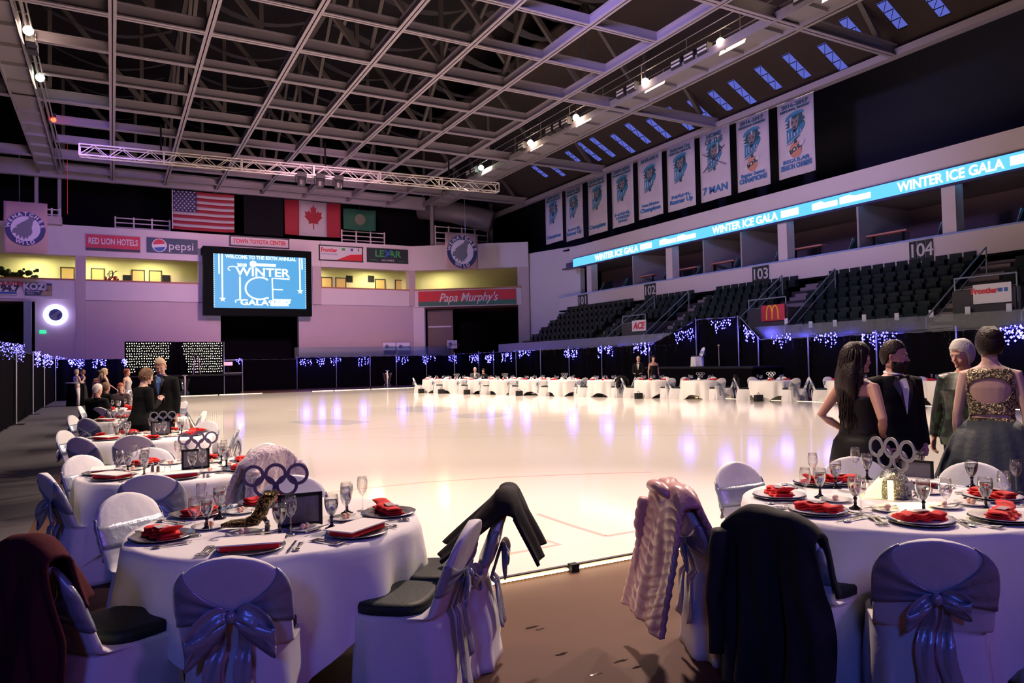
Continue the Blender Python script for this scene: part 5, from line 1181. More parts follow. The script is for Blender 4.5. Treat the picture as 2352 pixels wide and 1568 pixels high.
rings_thing('purple interlocked ring ornament above the glitter boot', (bp.x + .115, bp.y + .02, TZ + .165), -.30, RPUR, 1.03, .03)
c1 = [(chairA, (505, 1308), 'white covered banquet chair with silver satin bow nearest the camera at the left foreground table', 0), (chairB, (1055, 1208), 'white covered banquet chair with knotted silver sash at the lower right of the left table', 0)]
chair(chairA, ptop(500, 1306), T1, c1[0][2], dist=1.10); chair(chairB, ptop(1068, 1207), T1, c1[1][2], turn=.30)
chair(chairC, ptop(1165, 1148), T1, 'white covered chair under the black suit jacket at the right of the left table', turn=-.05)
chair(chairD, ptop(70, 1280), T1, 'white covered chair carrying the burgundy coat at the left picture edge', turn=.05)
chair(chairC, ptop(320, 1142, .84), T1, 'white covered chair seen from the front behind the left side of the left foreground table', dist=1.22)
chair(chairC, (1.05, 5.02), T1, 'white covered chair behind the purple ring ornament', dist=1.1)

# ------------------------------------------------------------------ RIGHT FOREGROUND TABLE
T2 = (3.95, 2.68); n2 = 'right foreground table'
table('round banquet table in the right foreground', 'white tablecloth with a long corner fold on the right foreground table', T2, .80, 1.22, math.radians(-120), 2)
for px, py, sn, kd, nap in ((1790, 1142, 'left', 'napkin', 1), (1880, 1178, 'front left', 'napkin', 2), (1850, 1105, 'back left', 'napkin', 1), (2115, 1200, 'front', 'napkin', 2), (2310, 1195, 'front right', 'napkin', 1)):
    a = ang(T2, px, py); p = Vector(A1(px, py)); rc = min(.62, max(.52, (p - Vector((*T2, TZ))).length)); setting(T2, .8, a, n2, sn, kd, nap, 'white', glasses=False, rad=rc, bread=False)
setting(T2, .8, math.radians(-30), n2, 'right', 'napkin', 2, 'white', glasses=False); setting(T2, .8, math.radians(20), n2, 'back right', 'menu', 0, 'dark', glasses=False); setting(T2, .8, math.radians(62), n2, 'back', 'napkin', 1, 'white', glasses=False)
for px, py, lab in ((1884, 1142, 'water goblet with black stem second from the left on the right foreground table'), (1920, 1120, 'water goblet with black stem before the tuxedoed man'), (1965, 1168, 'water goblet left of the glowing mosaic lantern'), (1992, 1100, 'water goblet behind the grey ring ornament'), (2122, 1178, 'water goblet right of the star on the mosaic lantern'), (2265, 1172, 'water goblet with black stem at the front right of the right table'), (2233, 1118, 'water goblet before the back-turned woman'), (2112, 1092, 'water goblet right of the grey ring ornament')):
    place('goblet', mk_goblet, A1(px, py), 0, lab)
for px, py, lab in ((1851, 1152, 'leftmost empty wine glass on the right foreground table'), (1978, 1180, 'wine glass between the left goblet and the mosaic lantern'), (2174, 1186, 'empty wine glass right of the mosaic lantern'), (2308, 1165, 'wine glass beside the front right goblet of the right table'), (1966, 1092, 'wine glass before the tuxedoed man'), (2335, 1130, 'wine glass at the right picture edge'), (1868, 1108, 'wine glass at the back left of the right foreground table')):
    place('wine', mk_wine, A1(px, py), 0, lab)
for px, py, lab in ((2040, 1172, 'bread plate with butter before the mosaic lantern'), (2170, 1165, 'bread plate with butter right of the mosaic lantern'), (2265, 1150, 'bread plate with butter behind the front right goblet'), (1920, 1150, 'bread plate with butter between the left goblets of the right table')):
    place('bread', mk_bread, A1(px, py), .3, lab)
for px, py, r_, lab in ((2020, 1166, 1.3, 'knife laid over the bread plate before the mosaic lantern'), (2180, 1160, 1.5, 'knife laid over the bread plate right of the mosaic lantern')): place('knife', mk_knife, A1(px, py, TZ + .014), r_, lab)
place('fork', mk_fork, A1(1990, 1184), .25, 'leftmost of three forks left of the front plate on the right table')
place('frame', mk_frame, A1(2105, 1112), -1.35, 'picture frame seen edge-on behind the mosaic lantern', sc=1.0)
LANT = mat('mirror_mosaic', (.25, .25, .24), .2, .8, noise=.3, nscale=120, bump=.9, bscale=200, col2=(.9, .9, .85), sharp=True); GLOW = mat('lantern_glow', (.9, .8, .4), .4, emit=(1, .82, .36), es=1.5)
lp_ = Vector(A1(2052, 1140)); t = thing('mosaic_lantern', 'silver mirror mosaic lantern with yellow glow and grey star on the right foreground table', 'lantern', lp_, rz=-.5)
MB().lathe([(.10, 0), (.098, .04), (.085, .10), (.06, .145), (.03, .165), (.001, .17)], n=28).build('dome', LANT, t, True)
MB().slab([(-.19, -.02, .0), (-.02, -.06, .0), (-.02, -.06, .15), (-.07, -.03, .12)], (0, .05, 0)).build('glowing_wing', GLOW, t); MB().lathe([(.016, .0), (.016, .11), (.001, .112)], c=(-.06, -.085, 0), n=14).build('candle', mat('lantern_candle', (1, .8, .4), .5, emit=(1, .72, .25), es=3), t, True)
s_ = [(.04 * (1 if k % 2 == 0 else .42) * math.sin(k * PI / 5) + .06, -.10, .075 + .04 * (1 if k % 2 == 0 else .42) * math.cos(k * PI / 5)) for k in range(10)]; MB().slab(s_, (0, .006, 0)).build('star', RGREY, t)
b = MB(); rr = random.Random(3)
for k in range(40): b.octa((rr.uniform(-.09, .13), rr.uniform(-.12, -.06), rr.uniform(.005, .025)), rr.uniform(.004, .009))
b.build('crystals', SILVER, t)['kind'] = 'stuff'
rings_thing('grey interlocked ring ornament on top of the mosaic lantern', (lp_.x, lp_.y, TZ + .172), -1.85, RGREY, 1.13, .02)
area('lantern_light', (lp_.x - .1, lp_.y - .15, TZ + .08), (lp_.x - .4, lp_.y - .6, TZ - .1), (1, .8, .4), .8, .06)
chair(chairD, ptop(2150, 1240), T2, 'white covered chair with crossed blue-lit sash nearest the camera at the right table', turn=0)
chair(chairC, ptop(1705, 1064), T2, 'white covered chair with shining silver sash left behind the right table', dist=1.20)
chair(chairC, ptop(1615, 1130, .87), T2, 'white covered chair beneath the pink puffer coat', dist=1.30)
chair(chairC, ptop(1740, 1188, .87), T2, 'white covered chair beneath the big black coat', dist=1.22)
chair(chairC, ptop(1975, 1062), T2, 'white covered chair behind the grey ring ornament, seen from the front', dist=1.25)
chair(chairC, ptop(2238, 1062), T2, 'white covered chair before the back-turned woman, seen from the front', dist=1.30)
chair(chairC, (4.2, 1.35), T2, 'white covered chair with grey cloth on it at the right picture edge', dist=1.2)

# ------------------------------------------------------------------ LEFT ROW
rown = ['second left-row table', 'third left-row table', 'fourth left-row table', 'fifth left-row table', 'sixth left-row table', 'seventh left-row table']
rowc = [(.50, 6.85), (.43, 10.55), (.40, 14.3), (.45, 18.2), (.5, 22.0), (.6, 26.0)]
for i, (c, nm) in enumerate(zip(rowc, rown)):
    table('round banquet table, ' + nm, 'white tablecloth on the ' + nm, c, .77, 1.16, .4 + i * .5, 10 + i)
    if i < 3:
        for k, (a, sn) in enumerate(((-150, 'front left'), (-95, 'front'), (-40, 'front right'), (10, 'right'), (65, 'back right'), (115, 'back left'), (170, 'left'))):
            kd = 'menu' if (k in (0, 1, 6) if i == 0 else k == 0) else 'napkin'
            setting(c, .77, math.radians(a), nm, sn, kd, 1 + k % 2, cut=(i == 0), bread=(i < 2))
        place('frame', mk_frame, (c[0] + .12, c[1] - .08, TZ), -.05, 'black picture frame at the centre of the ' + nm, sc=1.15 if i else 1.05)
        place('votive', mk_votive, (c[0] - .10, c[1] - .15, TZ), 0, 'lit votive candle left of the frame on the ' + nm); place('votive', mk_votive, (c[0] + .36, c[1] - .02, TZ), 0, 'lit votive candle right of the frame on the ' + nm)
        place('salt', mk_salt, (c[0] - .17, c[1] - .1, TZ), 0, 'pepper shaker beside the frame on the ' + nm); place('salt', mk_salt, (c[0] - .21, c[1] - .06, TZ), 0, 'glass salt shaker beside the frame on the ' + nm)
        rings_thing(('mauve' if i == 0 else 'grey') + ' interlocked ring ornament on the ' + nm, (c[0] + .15, c[1] + .02, TZ + .155), -.05, RGREY if i else mat('mauve_ring_board', (.32, .26, .30), .5), .95, .15)
    else:
        for k in range(7):
            a = k * .9; u = Vector((math.cos(a), math.sin(a), 0)); q = Vector((*c, TZ))
            place('goblet', mk_goblet, q + u * .36, 0, 'water goblet on the ' + nm, 'goblets on the ' + nm); place('wine', mk_wine, q + u * .45 + Vector((-u.y, u.x, 0)) * .1, 0, 'wine glass on the ' + nm, 'wine glasses on the ' + nm)
            place('napkin1', mk_napkin(1), q + u * .58, a, 'red folded napkin on the ' + nm, 'red napkins on the ' + nm)
def rowchairs(i, lst):
    for (a, dist, lab) in lst:
        c = rowc[i]; u = Vector((math.cos(math.radians(a)), math.sin(math.radians(a)))); chair(chairC if a % 2 else chairA, (c[0] + u.x, c[1] + u.y), c, lab + ' ' + rown[i], dist=dist)
rowchairs(0, [(-106, .98, 'white covered chair with blue-lit back at the near side of the'), (-160, 1.02, 'white covered chair with side-lit sash at the left of the'), (133, 1.12, 'white covered chair seen from the front at the back left of the'), (100, 1.1, 'white covered chair at the far side of the'), (40, 1.12, 'plain white covered chair at the back right of the')])
rowchairs(1, [(-103, 1.0, 'white covered chair with greyish back at the near side of the'), (-135, 1.1, 'white covered chair with blue back at the left front of the'), (155, 1.1, 'white covered chair glimpsed at the far left of the'), (-10, 1.1, 'white covered chair against the ice at the right of the'), (45, 1.1, 'white covered chair at the back right of the')])
rowchairs(2, [(-135, 1.1, 'white covered chair with arched blue back at the left front of the'), (-95, 1.0, 'white covered chair at the near side of the'), (-20, 1.1, 'white covered chair against the ice at the right of the'), (160, 1.1, 'white covered chair at the left of the')])
for i in (3, 4, 5): rowchairs(i, [(-130, 1.1, 'white covered chair at the left front of the'), (-60, 1.1, 'white covered chair at the right front of the'), (170, 1.1, 'white covered chair at the left of the'), (20, 1.1, 'white covered chair at the ice side of the')])
chair(chairC, (1.08, 5.95), rowc[0], 'white covered chair under the pale fur jacket', dist=1.06)

# ------------------------------------------------------------------ ROW ACROSS THE ICE
fpx = [1003, 1049, 1108, 1160, 1228, 1297, 1390, 1500, 1609, 1771, 1954, 2181]
ordn = ['first', 'second', 'third', 'fourth', 'fifth', 'sixth', 'seventh', 'eighth', 'ninth', 'tenth', 'eleventh', 'twelfth']
FARC = []
for i, px in enumerate(fpx):
    p = onz(px, 870.5 + i * .25, .76); c = (p.x, p.y); FARC.append(c); nm = '%s round table across the ice' % ordn[i]; nmr = '%s table across the ice' % ordn[i]
    table('round banquet table, ' + nm, 'white tablecloth on the ' + nm, c, .76, 1.30, .3 + i * .7, 30 + i)
    ph = math.atan2(-c[1], -c[0]); q = Vector((*c, TZ))
    for a, lab in ((38, 'front right'), (-88, 'left'), (92, 'right'), (160, 'back right'), (-150, 'back left')):
        w = ph + math.radians(a + (i * 37 % 17) - 8); chair(chairC if a < 100 else chairB, (c[0] + math.cos(w), c[1] + math.sin(w)), c, 'white covered chair at the %s of the %s' % (lab, nm), dist=1.3)
    for k in range(6):
        a = k * PI / 3 + i; u = Vector((math.cos(a), math.sin(a), 0))
        place('goblet', mk_goblet, q + u * .40, 0, 'small water goblet on the ' + nm, 'goblets on the ' + nm)
        if k % 2: place('wine', mk_wine, q + u * .5 + Vector((-u.y, u.x, 0)) * .1, 0, 'small wine glass on the ' + nm, 'wine glasses on the ' + nm)
        if k in (1, 3, 4): place('napkin1', mk_napkin(1), q + u * .58, a, 'red folded napkin on the ' + nm, 'red napkins on the ' + nm)
    place('votive', mk_votive, q + Vector((-.1, 0, 0)), 0, 'lit candle centrepiece on the ' + nm, sc=2.0)
    if i in (1, 3, 5, 8, 9): rings_thing('tiny ring ornament on the ' + nm, q + Vector((0, 0, .15)), ph + PI / 2, RGREY if i != 9 else CHINA, .95, .15)
t = chair(chairC, (23.2, onx(1603, 840, 23).y - .2), (20, onx(1603, 840, 23).y + 1.2), 'lone white covered chair standing on the black platform', None); t.location.z = 1.24
for o_ in list(bpy.data.objects):
    pass

# ================================================================== COATS HUNG ON CHAIRS
def coat(ch, name, label, cat, mt, W0=.26, W1=.32, fd=.35, bd=.8, quilt=0, seed=0, sleeves=((1, .5), (-1, .5)), th=.018, lift=.0, skew=0, hood=False, lining=None, fuzzy=0, fs=.32, bs=.04, slv=1.0, fold=1.0):
    rr = random.Random(seed); ph = [rr.uniform(0, 6) for _ in range(5)]
    o = thing(name, label, cat, ch.location, rz=ch.rotation_euler.z)
    yt = chair_sec(.85)[1] + .02
    nu, nv = 44, 64; tot = fd + .10 + bd
    def fn(u, v, off=0.0):
        s_ = v * tot; X = (u - .5) * 2; 
        if s_ < fd: dn = fd - s_; side = 1
        elif s_ < fd + .10: dn = 0; side = 0
        else: dn = s_ - fd - .10; side = -1
        wq = W0 + (W1 - W0) * min(1, dn / .5); x = X * wq + skew * dn * side
        ax = abs(X * W0); rid = .885 + lift - 1.9 * max(0, ax - .10) ** 1.6 - .15 * max(0, ax - .2); kk = min(1, dn / .45); rid = rid * (1 - kk) + (.885 + lift) * kk
        if side == 0:
            a = (s_ - fd) / .10 * PI; y = yt + .05 * math.cos(a) ; z = rid + .030 * math.sin(a)
        elif side == 1: y = yt + .05 + .02 * dn; y += .34 * dn * .0 + .30 * max(0, 0) ; y = yt + .05 + fs * dn; z = rid - dn * (1 - .25 * fs)
        else: y = yt - .05 - bs * dn + .05 * min(dn, .35); z = rid - dn * (1 - .2 * bs)
        am = min(1, dn / .35)
        fo = am * fold * (.022 * math.sin(X * 7 + ph[0] + dn * 2) + .012 * math.sin(X * 15 + ph[1] - dn * 3)) + .006 * math.sin(X * 5 + s_ * 9 + ph[2])
        if quilt: fo += .009 * abs(math.sin((s_ * 1.0 + X * .13 * (1 if X > 0 else -1)) * PI / .062)) ** .6 - .006
        if fuzzy: fo += fuzzy * rr.uniform(-1, 1)
        y += (-fo if side < 0 else fo); z = max(z + (fo if side == 0 else 0), .025 + .01 * math.sin(X * 9)); x += am * .012 * math.sin(dn * 9 + ph[3])
        return Vector((x, y, z))
    MB().grid(fn, nu, nv * (2 if quilt else 1)).build('body', mt, o, True, solid=th)
    for s_, L in sleeves:
        p0 = Vector((s_ * W0 * .9, yt - .06, .80 + lift)); pts = [p0 + Vector((s_ * .03 * math.sin(i / 6 * 2), -.03 - .02 * i / 6 + .01 * math.sin(i * 1.7 + seed), -L * i / 7)) for i in range(8)]
        rad = [(.045, .035), (.062, .045), (.06, .042), (.056, .04), (.055, .038), (.052, .036), (.05, .034), (.047, .03)]
        if quilt:
            q2 = []; r2 = []
            for i in range(43):
                t_ = i / 42 * 7; a = min(6, int(t_)); k = t_ - a; q2.append(pts[a].lerp(pts[a + 1], k)); bu = 1 + .16 * abs(math.sin(i / 42 * L / .06 * PI)); r2.append((.055 * bu, .040 * bu))
            pts, rad = q2, r2
        MB().tube(pts, [(a_ * slv, b_ * slv) for a_, b_ in rad], 14).build('sleeve', mt, o, True)
    return o
def find(lab): return [x for x in bpy.data.objects if x.get('label') == lab][0]
WOOLB = mat('black_wool_jacket', (.012, .010, .011), .8, spec=.2, bump=.1, bscale=30)
o = coat(find('white covered chair under the black suit jacket at the right of the left table'), 'suit_jacket', 'black suit jacket with brass buttons thrown over a chair of the left table', 'jacket', WOOLB, .25, .30, .36, .32, seed=2, sleeves=(), lift=.02, skew=.05, fs=.78, bs=.42)
b = MB()
for k in range(3): dn_ = .10 + .10 * k; b.ball((.20 - .02 * k, chair_sec(.85)[1] + .09 + dn_, .80 - dn_ * .75 + .02), (.014, .014, .008), 8, 5)
b.build('buttons', mat('brass', (.5, .25, .08), .3, .8), o, True)['kind'] = 'stuff'
coat(find('white covered chair carrying the burgundy coat at the left picture edge'), 'long_coat', 'long dark burgundy coat hanging over the chair at the left picture edge', 'coat', mat('burgundy_wool', (.055, .008, .014), .9, spec=.15, bump=.1), .21, .24, .24, .86, seed=5, sleeves=(), lift=.03, fold=1.6)
PUF = mat('pink_puffer_nylon', (.62, .33, .31), .34, spec=.6, bump=.15, bscale=25)
o = coat(find('white covered chair beneath the pink puffer coat'), 'puffer_coat', 'shiny dusty pink quilted puffer coat draped over a chair of the right table', 'coat', PUF, .24, .29, .32, .74, quilt=1, seed=8, sleeves=((-1, .50),), lift=.01, th=.03, slv=.8, bs=.22, fold=.5)
MB().tube([(-.13, -.41, .87), (-.06, -.45, .91), (.04, -.45, .91), (.12, -.41, .87)], [(.03, .02), (.045, .035), (.045, .035), (.03, .02)], 14).build('hood', PUF, o, True)
BCO = mat('black_coat_wool', (.018, .020, .021), .8, spec=.3, bump=.12, bscale=22)
coat(find('white covered chair beneath the big black coat'), 'overcoat', 'big black overcoat draped to the floor over a chair of the right table', 'coat', BCO, .245, .29, .36, .86, seed=11, sleeves=((-1, .60),), lift=-.025, th=.02, fold=1.9)
FUR = mat('pale_fur', (.58, .48, .52), .9, bump=1, bscale=45, noise=.2, nscale=30, sheen=.3)
coat(find('white covered chair under the pale fur jacket'), 'fur_jacket', 'pale fluffy fur jacket over a chair between the first two left tables', 'jacket', FUR, .26, .30, .40, .48, seed=14, sleeves=((1, .4), (-1, .4)), lift=.06, th=.04, fuzzy=.006)
GC = mat('grey_chiffon', (.25, .25, .24), .7)
coat(find('white covered chair with grey cloth on it at the right picture edge'), 'grey_shawl', 'grey shawl draped over the chair at the right picture edge', 'shawl', GC, .25, .27, .35, .30, seed=17, sleeves=(), lift=.0, th=.006)
# dark jackets on chairs across the ice
for i, a, lab in ((6, 'front right', 'black jacket hung on a chair of the seventh table across the ice'), (8, 'right', 'black jacket hung on the right chair of the ninth table across the ice')):
    coat(find('white covered chair at the %s of the %s round table across the ice' % (a, ordn[i])), 'dark_jacket', lab, 'jacket', WOOLB, .26, .30, .2, .45, seed=20 + i, sleeves=((1, .4), (-1, .4)), lift=.03)
# handbags and cases on the floor under the far tables
for i in (0, 1, 2, 4, 7, 9):
    c = FARC[i]; o = MB().box((0, 0, .14), (.30, .16, .27)).tube([(-.08, 0, .27), (0, 0, .36), (.08, 0, .27)], .01, 5).build('handbag', BLACK, loc=(c[0] - 1.05, c[1] - .35, .003)); tag(o, 'black bag on the floor before the %s round table across the ice' % ordn[i], 'bag')
# wet spots on the brown floor
WET = mat('wet_spot', (.03, .02, .015), .04, spec=.9)
for i, (px, py, s_) in enumerate(((1222, 1440, .028), (1290, 1502, .026), (1425, 1518, .026), (1370, 1548, .022), (1462, 1532, .02), (1240, 1445, .02))):
    p = onz(px, py, 0); rr = random.Random(i); n = 14
    struct(MB().slab([(p.x + s_ * rr.uniform(.6, 1.3) * math.cos(2 * PI * k / n) * 1.6, p.y + s_ * rr.uniform(.5, 1.2) * math.sin(2 * PI * k / n) * .5, .0005) for k in range(n)], (0, 0, .0012)).build('floor_wet_spot', WET))

# ================================================================== PEOPLE
def skin(n, c): return mat(n, c, .55, bump=.03, bscale=80)
SK1 = skin('skin_warm', (.50, .26, .20)); SK2 = skin('skin_pale', (.58, .36, .29))
HDARK = mat('hair_dark_brown', (.016, .008, .007), .5, spec=.25, noise=.5, nscale=40, bump=.5, bscale=60); HGREY = mat('hair_grey', (.45, .42, .38), .6, noise=.2, nscale=40, bump=.5, bscale=60)
HBR = mat('hair_auburn', (.14, .065, .03), .55, noise=.3, nscale=40, bump=.5, bscale=60); HBL = mat('hair_blond_grey', (.42, .30, .20), .6, noise=.2, nscale=40, bump=.4); HRED = mat('hair_red', (.25, .05, .02), .6)
TUX = mat('black_wool', (.006, .006, .007), .8, spec=.12, bump=.1, bscale=30); DRS = mat('black_dress_satin', (.006, .005, .007), .6, spec=.2, bump=.15, bscale=12); SHIRT = mat('white_shirt', (.75, .70, .68), .7)
EYEW = mat('eye_white', (.7, .65, .62), .3); EYED = mat('eye_dark', (.02, .012, .01), .2); LIP = mat('lip_red', (.42, .10, .09), .5)
# torso outline: height fraction -> half width, front, back
TM_ = [(.46, .090, .055, -.060), (.50, .097, .060, -.070), (.54, .099, .060, -.072), (.58, .090, .056, -.062), (.62, .078, .052, -.048), (.66, .080, .055, -.050), (.70, .088, .062, -.056), (.745, .095, .064, -.062), (.785, .100, .056, -.060), (.81, .100, .044, -.052), (.828, .080, .034, -.042), (.842, .048, .028, -.034), (.86, .033, .026, -.030)]
def tor(z, fem):
    for i in range(len(TM_) - 1):
        a, b = TM_[i], TM_[i + 1]
        if z <= b[0]: k = max(0, (z - a[0]) / (b[0] - a[0])); r = [a[j] + (b[j] - a[j]) * k for j in (1, 2, 3)]; break
    else: r = list(TM_[-1][1:])
    if not fem and .56 < z < .70: r[0] += .012 * math.sin((z - .56) / .14 * PI)
    if fem and .69 < z < .77: r[1] += .012 * math.sin((z - .69) / .08 * PI)
    if fem and z < .57: r[0] *= 1.04
    if fem and z > .76: r[0] *= .92
    return r
def tring(z, H, fem, n=32, off=0.0, wid=1.0, lean=0):
    hw, f, b_ = tor(z, fem); cy = (f + b_) / 2; hb = (f - b_) / 2; out = []
    for j in range(n):
        x, y = sq(2 * PI * j / n, hw * H * wid + off, hb * H * wid + off, .8); out.append(Vector((x, cy * H + y + lean * max(0, z - .5) * H, z * H)))
    return out
def hand(b, w, d, pn, H, side, curl=.5):
    """palm and five fingers; w wrist, d direction, pn palm normal"""
    d = Vector(d).normalized(); pn = Vector(pn); pn = (pn - d * pn.dot(d)).normalized(); s_ = d.cross(pn) * side; k = H / 1.7; w = Vector(w)
    b.tube([w, w + d * .03 * k, w + d * .085 * k], [(.024 * k, .018 * k), (.040 * k, .015 * k), (.038 * k, .012 * k)], 10)
    for i, (o_, L) in enumerate(((-.030, .062), (-.010, .075), (.010, .070), (.029, .055))):
        p = w + d * .082 * k + s_ * (-o_) * k; q1 = p + (d * math.cos(curl * .6) + pn * math.sin(curl * .6)) * L * .45 * k; q2 = q1 + (d * math.cos(curl * 1.5) + pn * math.sin(curl * 1.5)) * L * .55 * k
        b.tube([p - d * .01, p, q1, q2], [.0085 * k, .009 * k, .0085 * k, .0065 * k], 7)
    p = w + d * .025 * k + s_ * .030 * k; q1 = p + (d * .75 + s_ * .55 + pn * .25 * curl).normalized() * .035 * k; q2 = q1 + (d * .95 + s_ * .15 + pn * .5 * curl).normalized() * .028 * k
    b.tube([p - s_ * .02 * k, p, q1, q2], [.012 * k, .012 * k, .010 * k, .008 * k], 7)
def head_mb(b, c, T, H, fem):
    """c chin-neck pivot, T rotation matrix of the head, H body height"""
    k = H / 1.7; P = []
    prof = [(-.008, .020, .050, -.02), (.0, .034, .066, -.035), (.018, .047, .078, -.045), (.04, .056, .082, -.062), (.065, .063, .084, -.078), (.09, .069, .083, -.088), (.115, .072, .083, -.094), (.145, .073, .083, -.096), (.17, .070, .078, -.092), (.195, .060, .064, -.080), (.213, .043, .042, -.058), (.223, .018, .015, -.03)]
    for z, hw, f, bk in prof:
        if not fem and z < .05: hw += .006
        cy = (f + bk) / 2; hb = (f - bk) / 2; P.append([c + T @ (Vector((hw * math.cos(a), cy + hb * math.sin(a), z)) * k) for a in [2 * PI * j / 24 for j in range(24)]])
    b.ring(P)
    t = lambda *v: c + T @ (Vector(v) * k)
    b.tube([t(0, .080, .118), t(0, .095, .088), t(0, .106, .070), t(0, .088, .060)], [.007 * k, .009 * k, .012 * k, .008 * k], 8)      # nose
    b.tube([t(-.045, .074, .118), t(-.02, .086, .122), t(.02, .086, .122), t(.045, .074, .118)], .008 * k, 8)  # brow
    b.ball(t(0, .080, .012), (.018 * k,) * 3, 8, 6)                                                                # chin
    for s_ in (-1, 1):
        b.tube([t(s_ * .071, -.008, .065), t(s_ * .080, -.016, .082), t(s_ * .084, -.018, .105), t(s_ * .076, -.006, .115)], [.006 * k, .008 * k, .009 * k, .006 * k], 7)  # ears
        b.ball(t(s_ * .035, .062, .062), (.018 * k,) * 3, 8, 6)
def person(label, px, depth, H, deg, fem, arms, hand_curl=.5, skin_=SK1, outfit='suit', hair=None, hairkind='short', head=(0, 0, 0), lean=0, lowres=False, seated=False, extra=None, pos=None, leg_pose=None, cat='person', cloth=None, gaze=0):
    r = ray(px, 850); p = EYE + r * (depth / FPX); loc = (p.x, p.y, 0) if pos is None else pos
    vz = math.atan2(r.y, r.x); rz_ = vz - PI / 2 - math.radians(deg); k = H / 1.7
    o = thing('person', label, cat, loc, rz=rz_)
    b = MB(); zs = [t[0] for t in TM_]
    b.ring([tring(z, H, fem, 24, lean=lean) for z in zs]); dz = 0
    LN = lambda z: Vector((0, lean * max(0, z - .5) * H, 0))
    nb_ = Vector((0, -.006 * H, .845 * H)) + LN(.845); hc = Vector((0, .004 * H + head[3] * k if len(head) > 3 else .004 * H, .872 * H)) + LN(.87) * 1.05
    b.tube([nb_ - Vector((0, 0, .03 * H)), nb_, hc + Vector((0, -.008 * H, .02 * H))], [.040 * H, .031 * H, .030 * H], 14)
    T = Euler((math.radians(head[0]), math.radians(head[1]), math.radians(head[2]))).to_matrix(); head_mb(b, hc, T, H, fem)
    A = {}
    fl = .85 if fem else 1.0
    for s_, key in ((1, 'r'), (-1, 'l')):
        sh = Vector((s_ * .100 * H * (.93 if fem else 1.05), -.005 * H, .800 * H)) + LN(.8); el, wr, hd, pn = [Vector(v) for v in arms[key]]
        el = Vector((el.x * H, el.y * H, el.z * H)); wr = Vector((wr.x * H, wr.y * H, wr.z * H)); A[key] = (sh, el, wr)
        m1 = sh.lerp(el, .35); m2 = el.lerp(wr, .3)
        b.tube([sh - Vector((s_ * .03 * H, 0, 0)), sh, m1, el, m2, wr], [.030 * H, .033 * H * fl, .030 * H * fl, .023 * H * fl, .024 * H * fl, .0145 * H * fl], 12)
        hand(b, wr, hd, pn, H, s_, hand_curl)
    legs = leg_pose or {'r': ((.055, .01, .285), (.06, -.005, .04)), 'l': ((-.055, .01, .285), (-.06, -.005, .04))}
    LG = {}
    for key, s_ in (('r', 1), ('l', -1)):
        hp = Vector((s_ * .048 * H, -.005 * H, .50 * H)); kn, an = [Vector(v) * H for v in legs[key]]; LG[key] = (hp, kn, an)
        b.tube([hp, hp.lerp(kn, .4), kn, kn.lerp(an, .35), an], [.055 * H, .047 * H, .032 * H, .031 * H, .020 * H], 12)
    body = b.build('body', skin_, o, True)
    m_ = body.modifiers.new('r', 'REMESH'); m_.mode = 'VOXEL'; m_.voxel_size = .016 if lowres else .0065; m_.use_smooth_shade = True
    # eyes, brows, mouth
    if not lowres:
        q = lambda *v: hc + T @ (Vector(v) * k)
        for s_ in (-1, 1):
            MB().ball(q(s_ * .031, .0745, .105), (.0125 * k, .010 * k, .0085 * k), 10, 6).build('eye', EYEW, body, True); MB().ball(q(s_ * .031 + gaze, .083, .105), (.0058 * k,) * 3, 8, 6).build('iris', EYED, body, True)
            MB().tube([q(s_ * .050, .074, .122), q(s_ * .034, .085, .128), q(s_ * .016, .089, .123)], .0032 * k, 6).build('eyebrow', hair or HDARK, body, True)
        MB().tube([q(-.024, .078, .040), q(0, .091, .041), q(.024, .078, .040)], [.003 * k, .006 * k, .003 * k], 8).build('mouth', LIP, body, True)
    # hair
    hb = MB()
    def sst(e0, e1, x):
        t_ = min(1, max(0, (x - e0) / (e1 - e0))); return t_ * t_ * (3 - 2 * t_)
    def cap(scale=1.0, low=.07, thick=.012, front=.168, short=False):
        R_ = []; n = 24
        for i in range(9):
            u = i / 8; z = low + (.232 - low) * u ** .9
            row = []
            for j in range(n):
                a = 2 * PI * j / n; sa = math.sin(a); hl = (low + (.118 - low) * sst(-.55, -.15, sa) + (front - .118) * sst(.2, .6, sa)) if short else low + (front - low) * sst(.05, .5, sa); zz = hl + (.232 - hl) * u ** .9
                zz = min(zz, .236); e = math.sqrt(max(0, 1 - ((zz - .115) / .122) ** 2)); hw = (.073 * e + thick) * scale; row.append(q0(hw * math.cos(a), -.006 + ((.090 if a < PI else .100) * e + thick) * math.sin(a) * scale, zz + thick * .6 * u))
            R_.append(row)
        hb.ring(R_)
    q0 = lambda *v: hc + T @ (Vector(v) * k)
    if hairkind == 'short': cap(1.0, .03, .008, .172, True)
    elif hairkind == 'bob': cap(1.04, -.005, .018)
    elif hairkind == 'updo': cap(1.06, .03, .014); hb.ball(q0(0, -.075, .17), (.062 * k, .058 * k, .055 * k), 14, 10)
    elif hairkind == 'curly':
        cap(1.05, .03, .014); rr = random.Random(4)
        for i in range(46):
            a = rr.uniform(PI * .92, 2.08 * PI); z = rr.uniform(.04, .21); e = math.sqrt(max(0, 1 - ((z - .115) / .125) ** 2)); hb.ball(q0(.082 * e * math.cos(a), -.006 + .105 * e * math.sin(a), z), (.018 * k,) * 3, 7, 5)
    elif hairkind == 'long':
        cap(1.08, .0, .018); R_ = []; rr = random.Random(9)
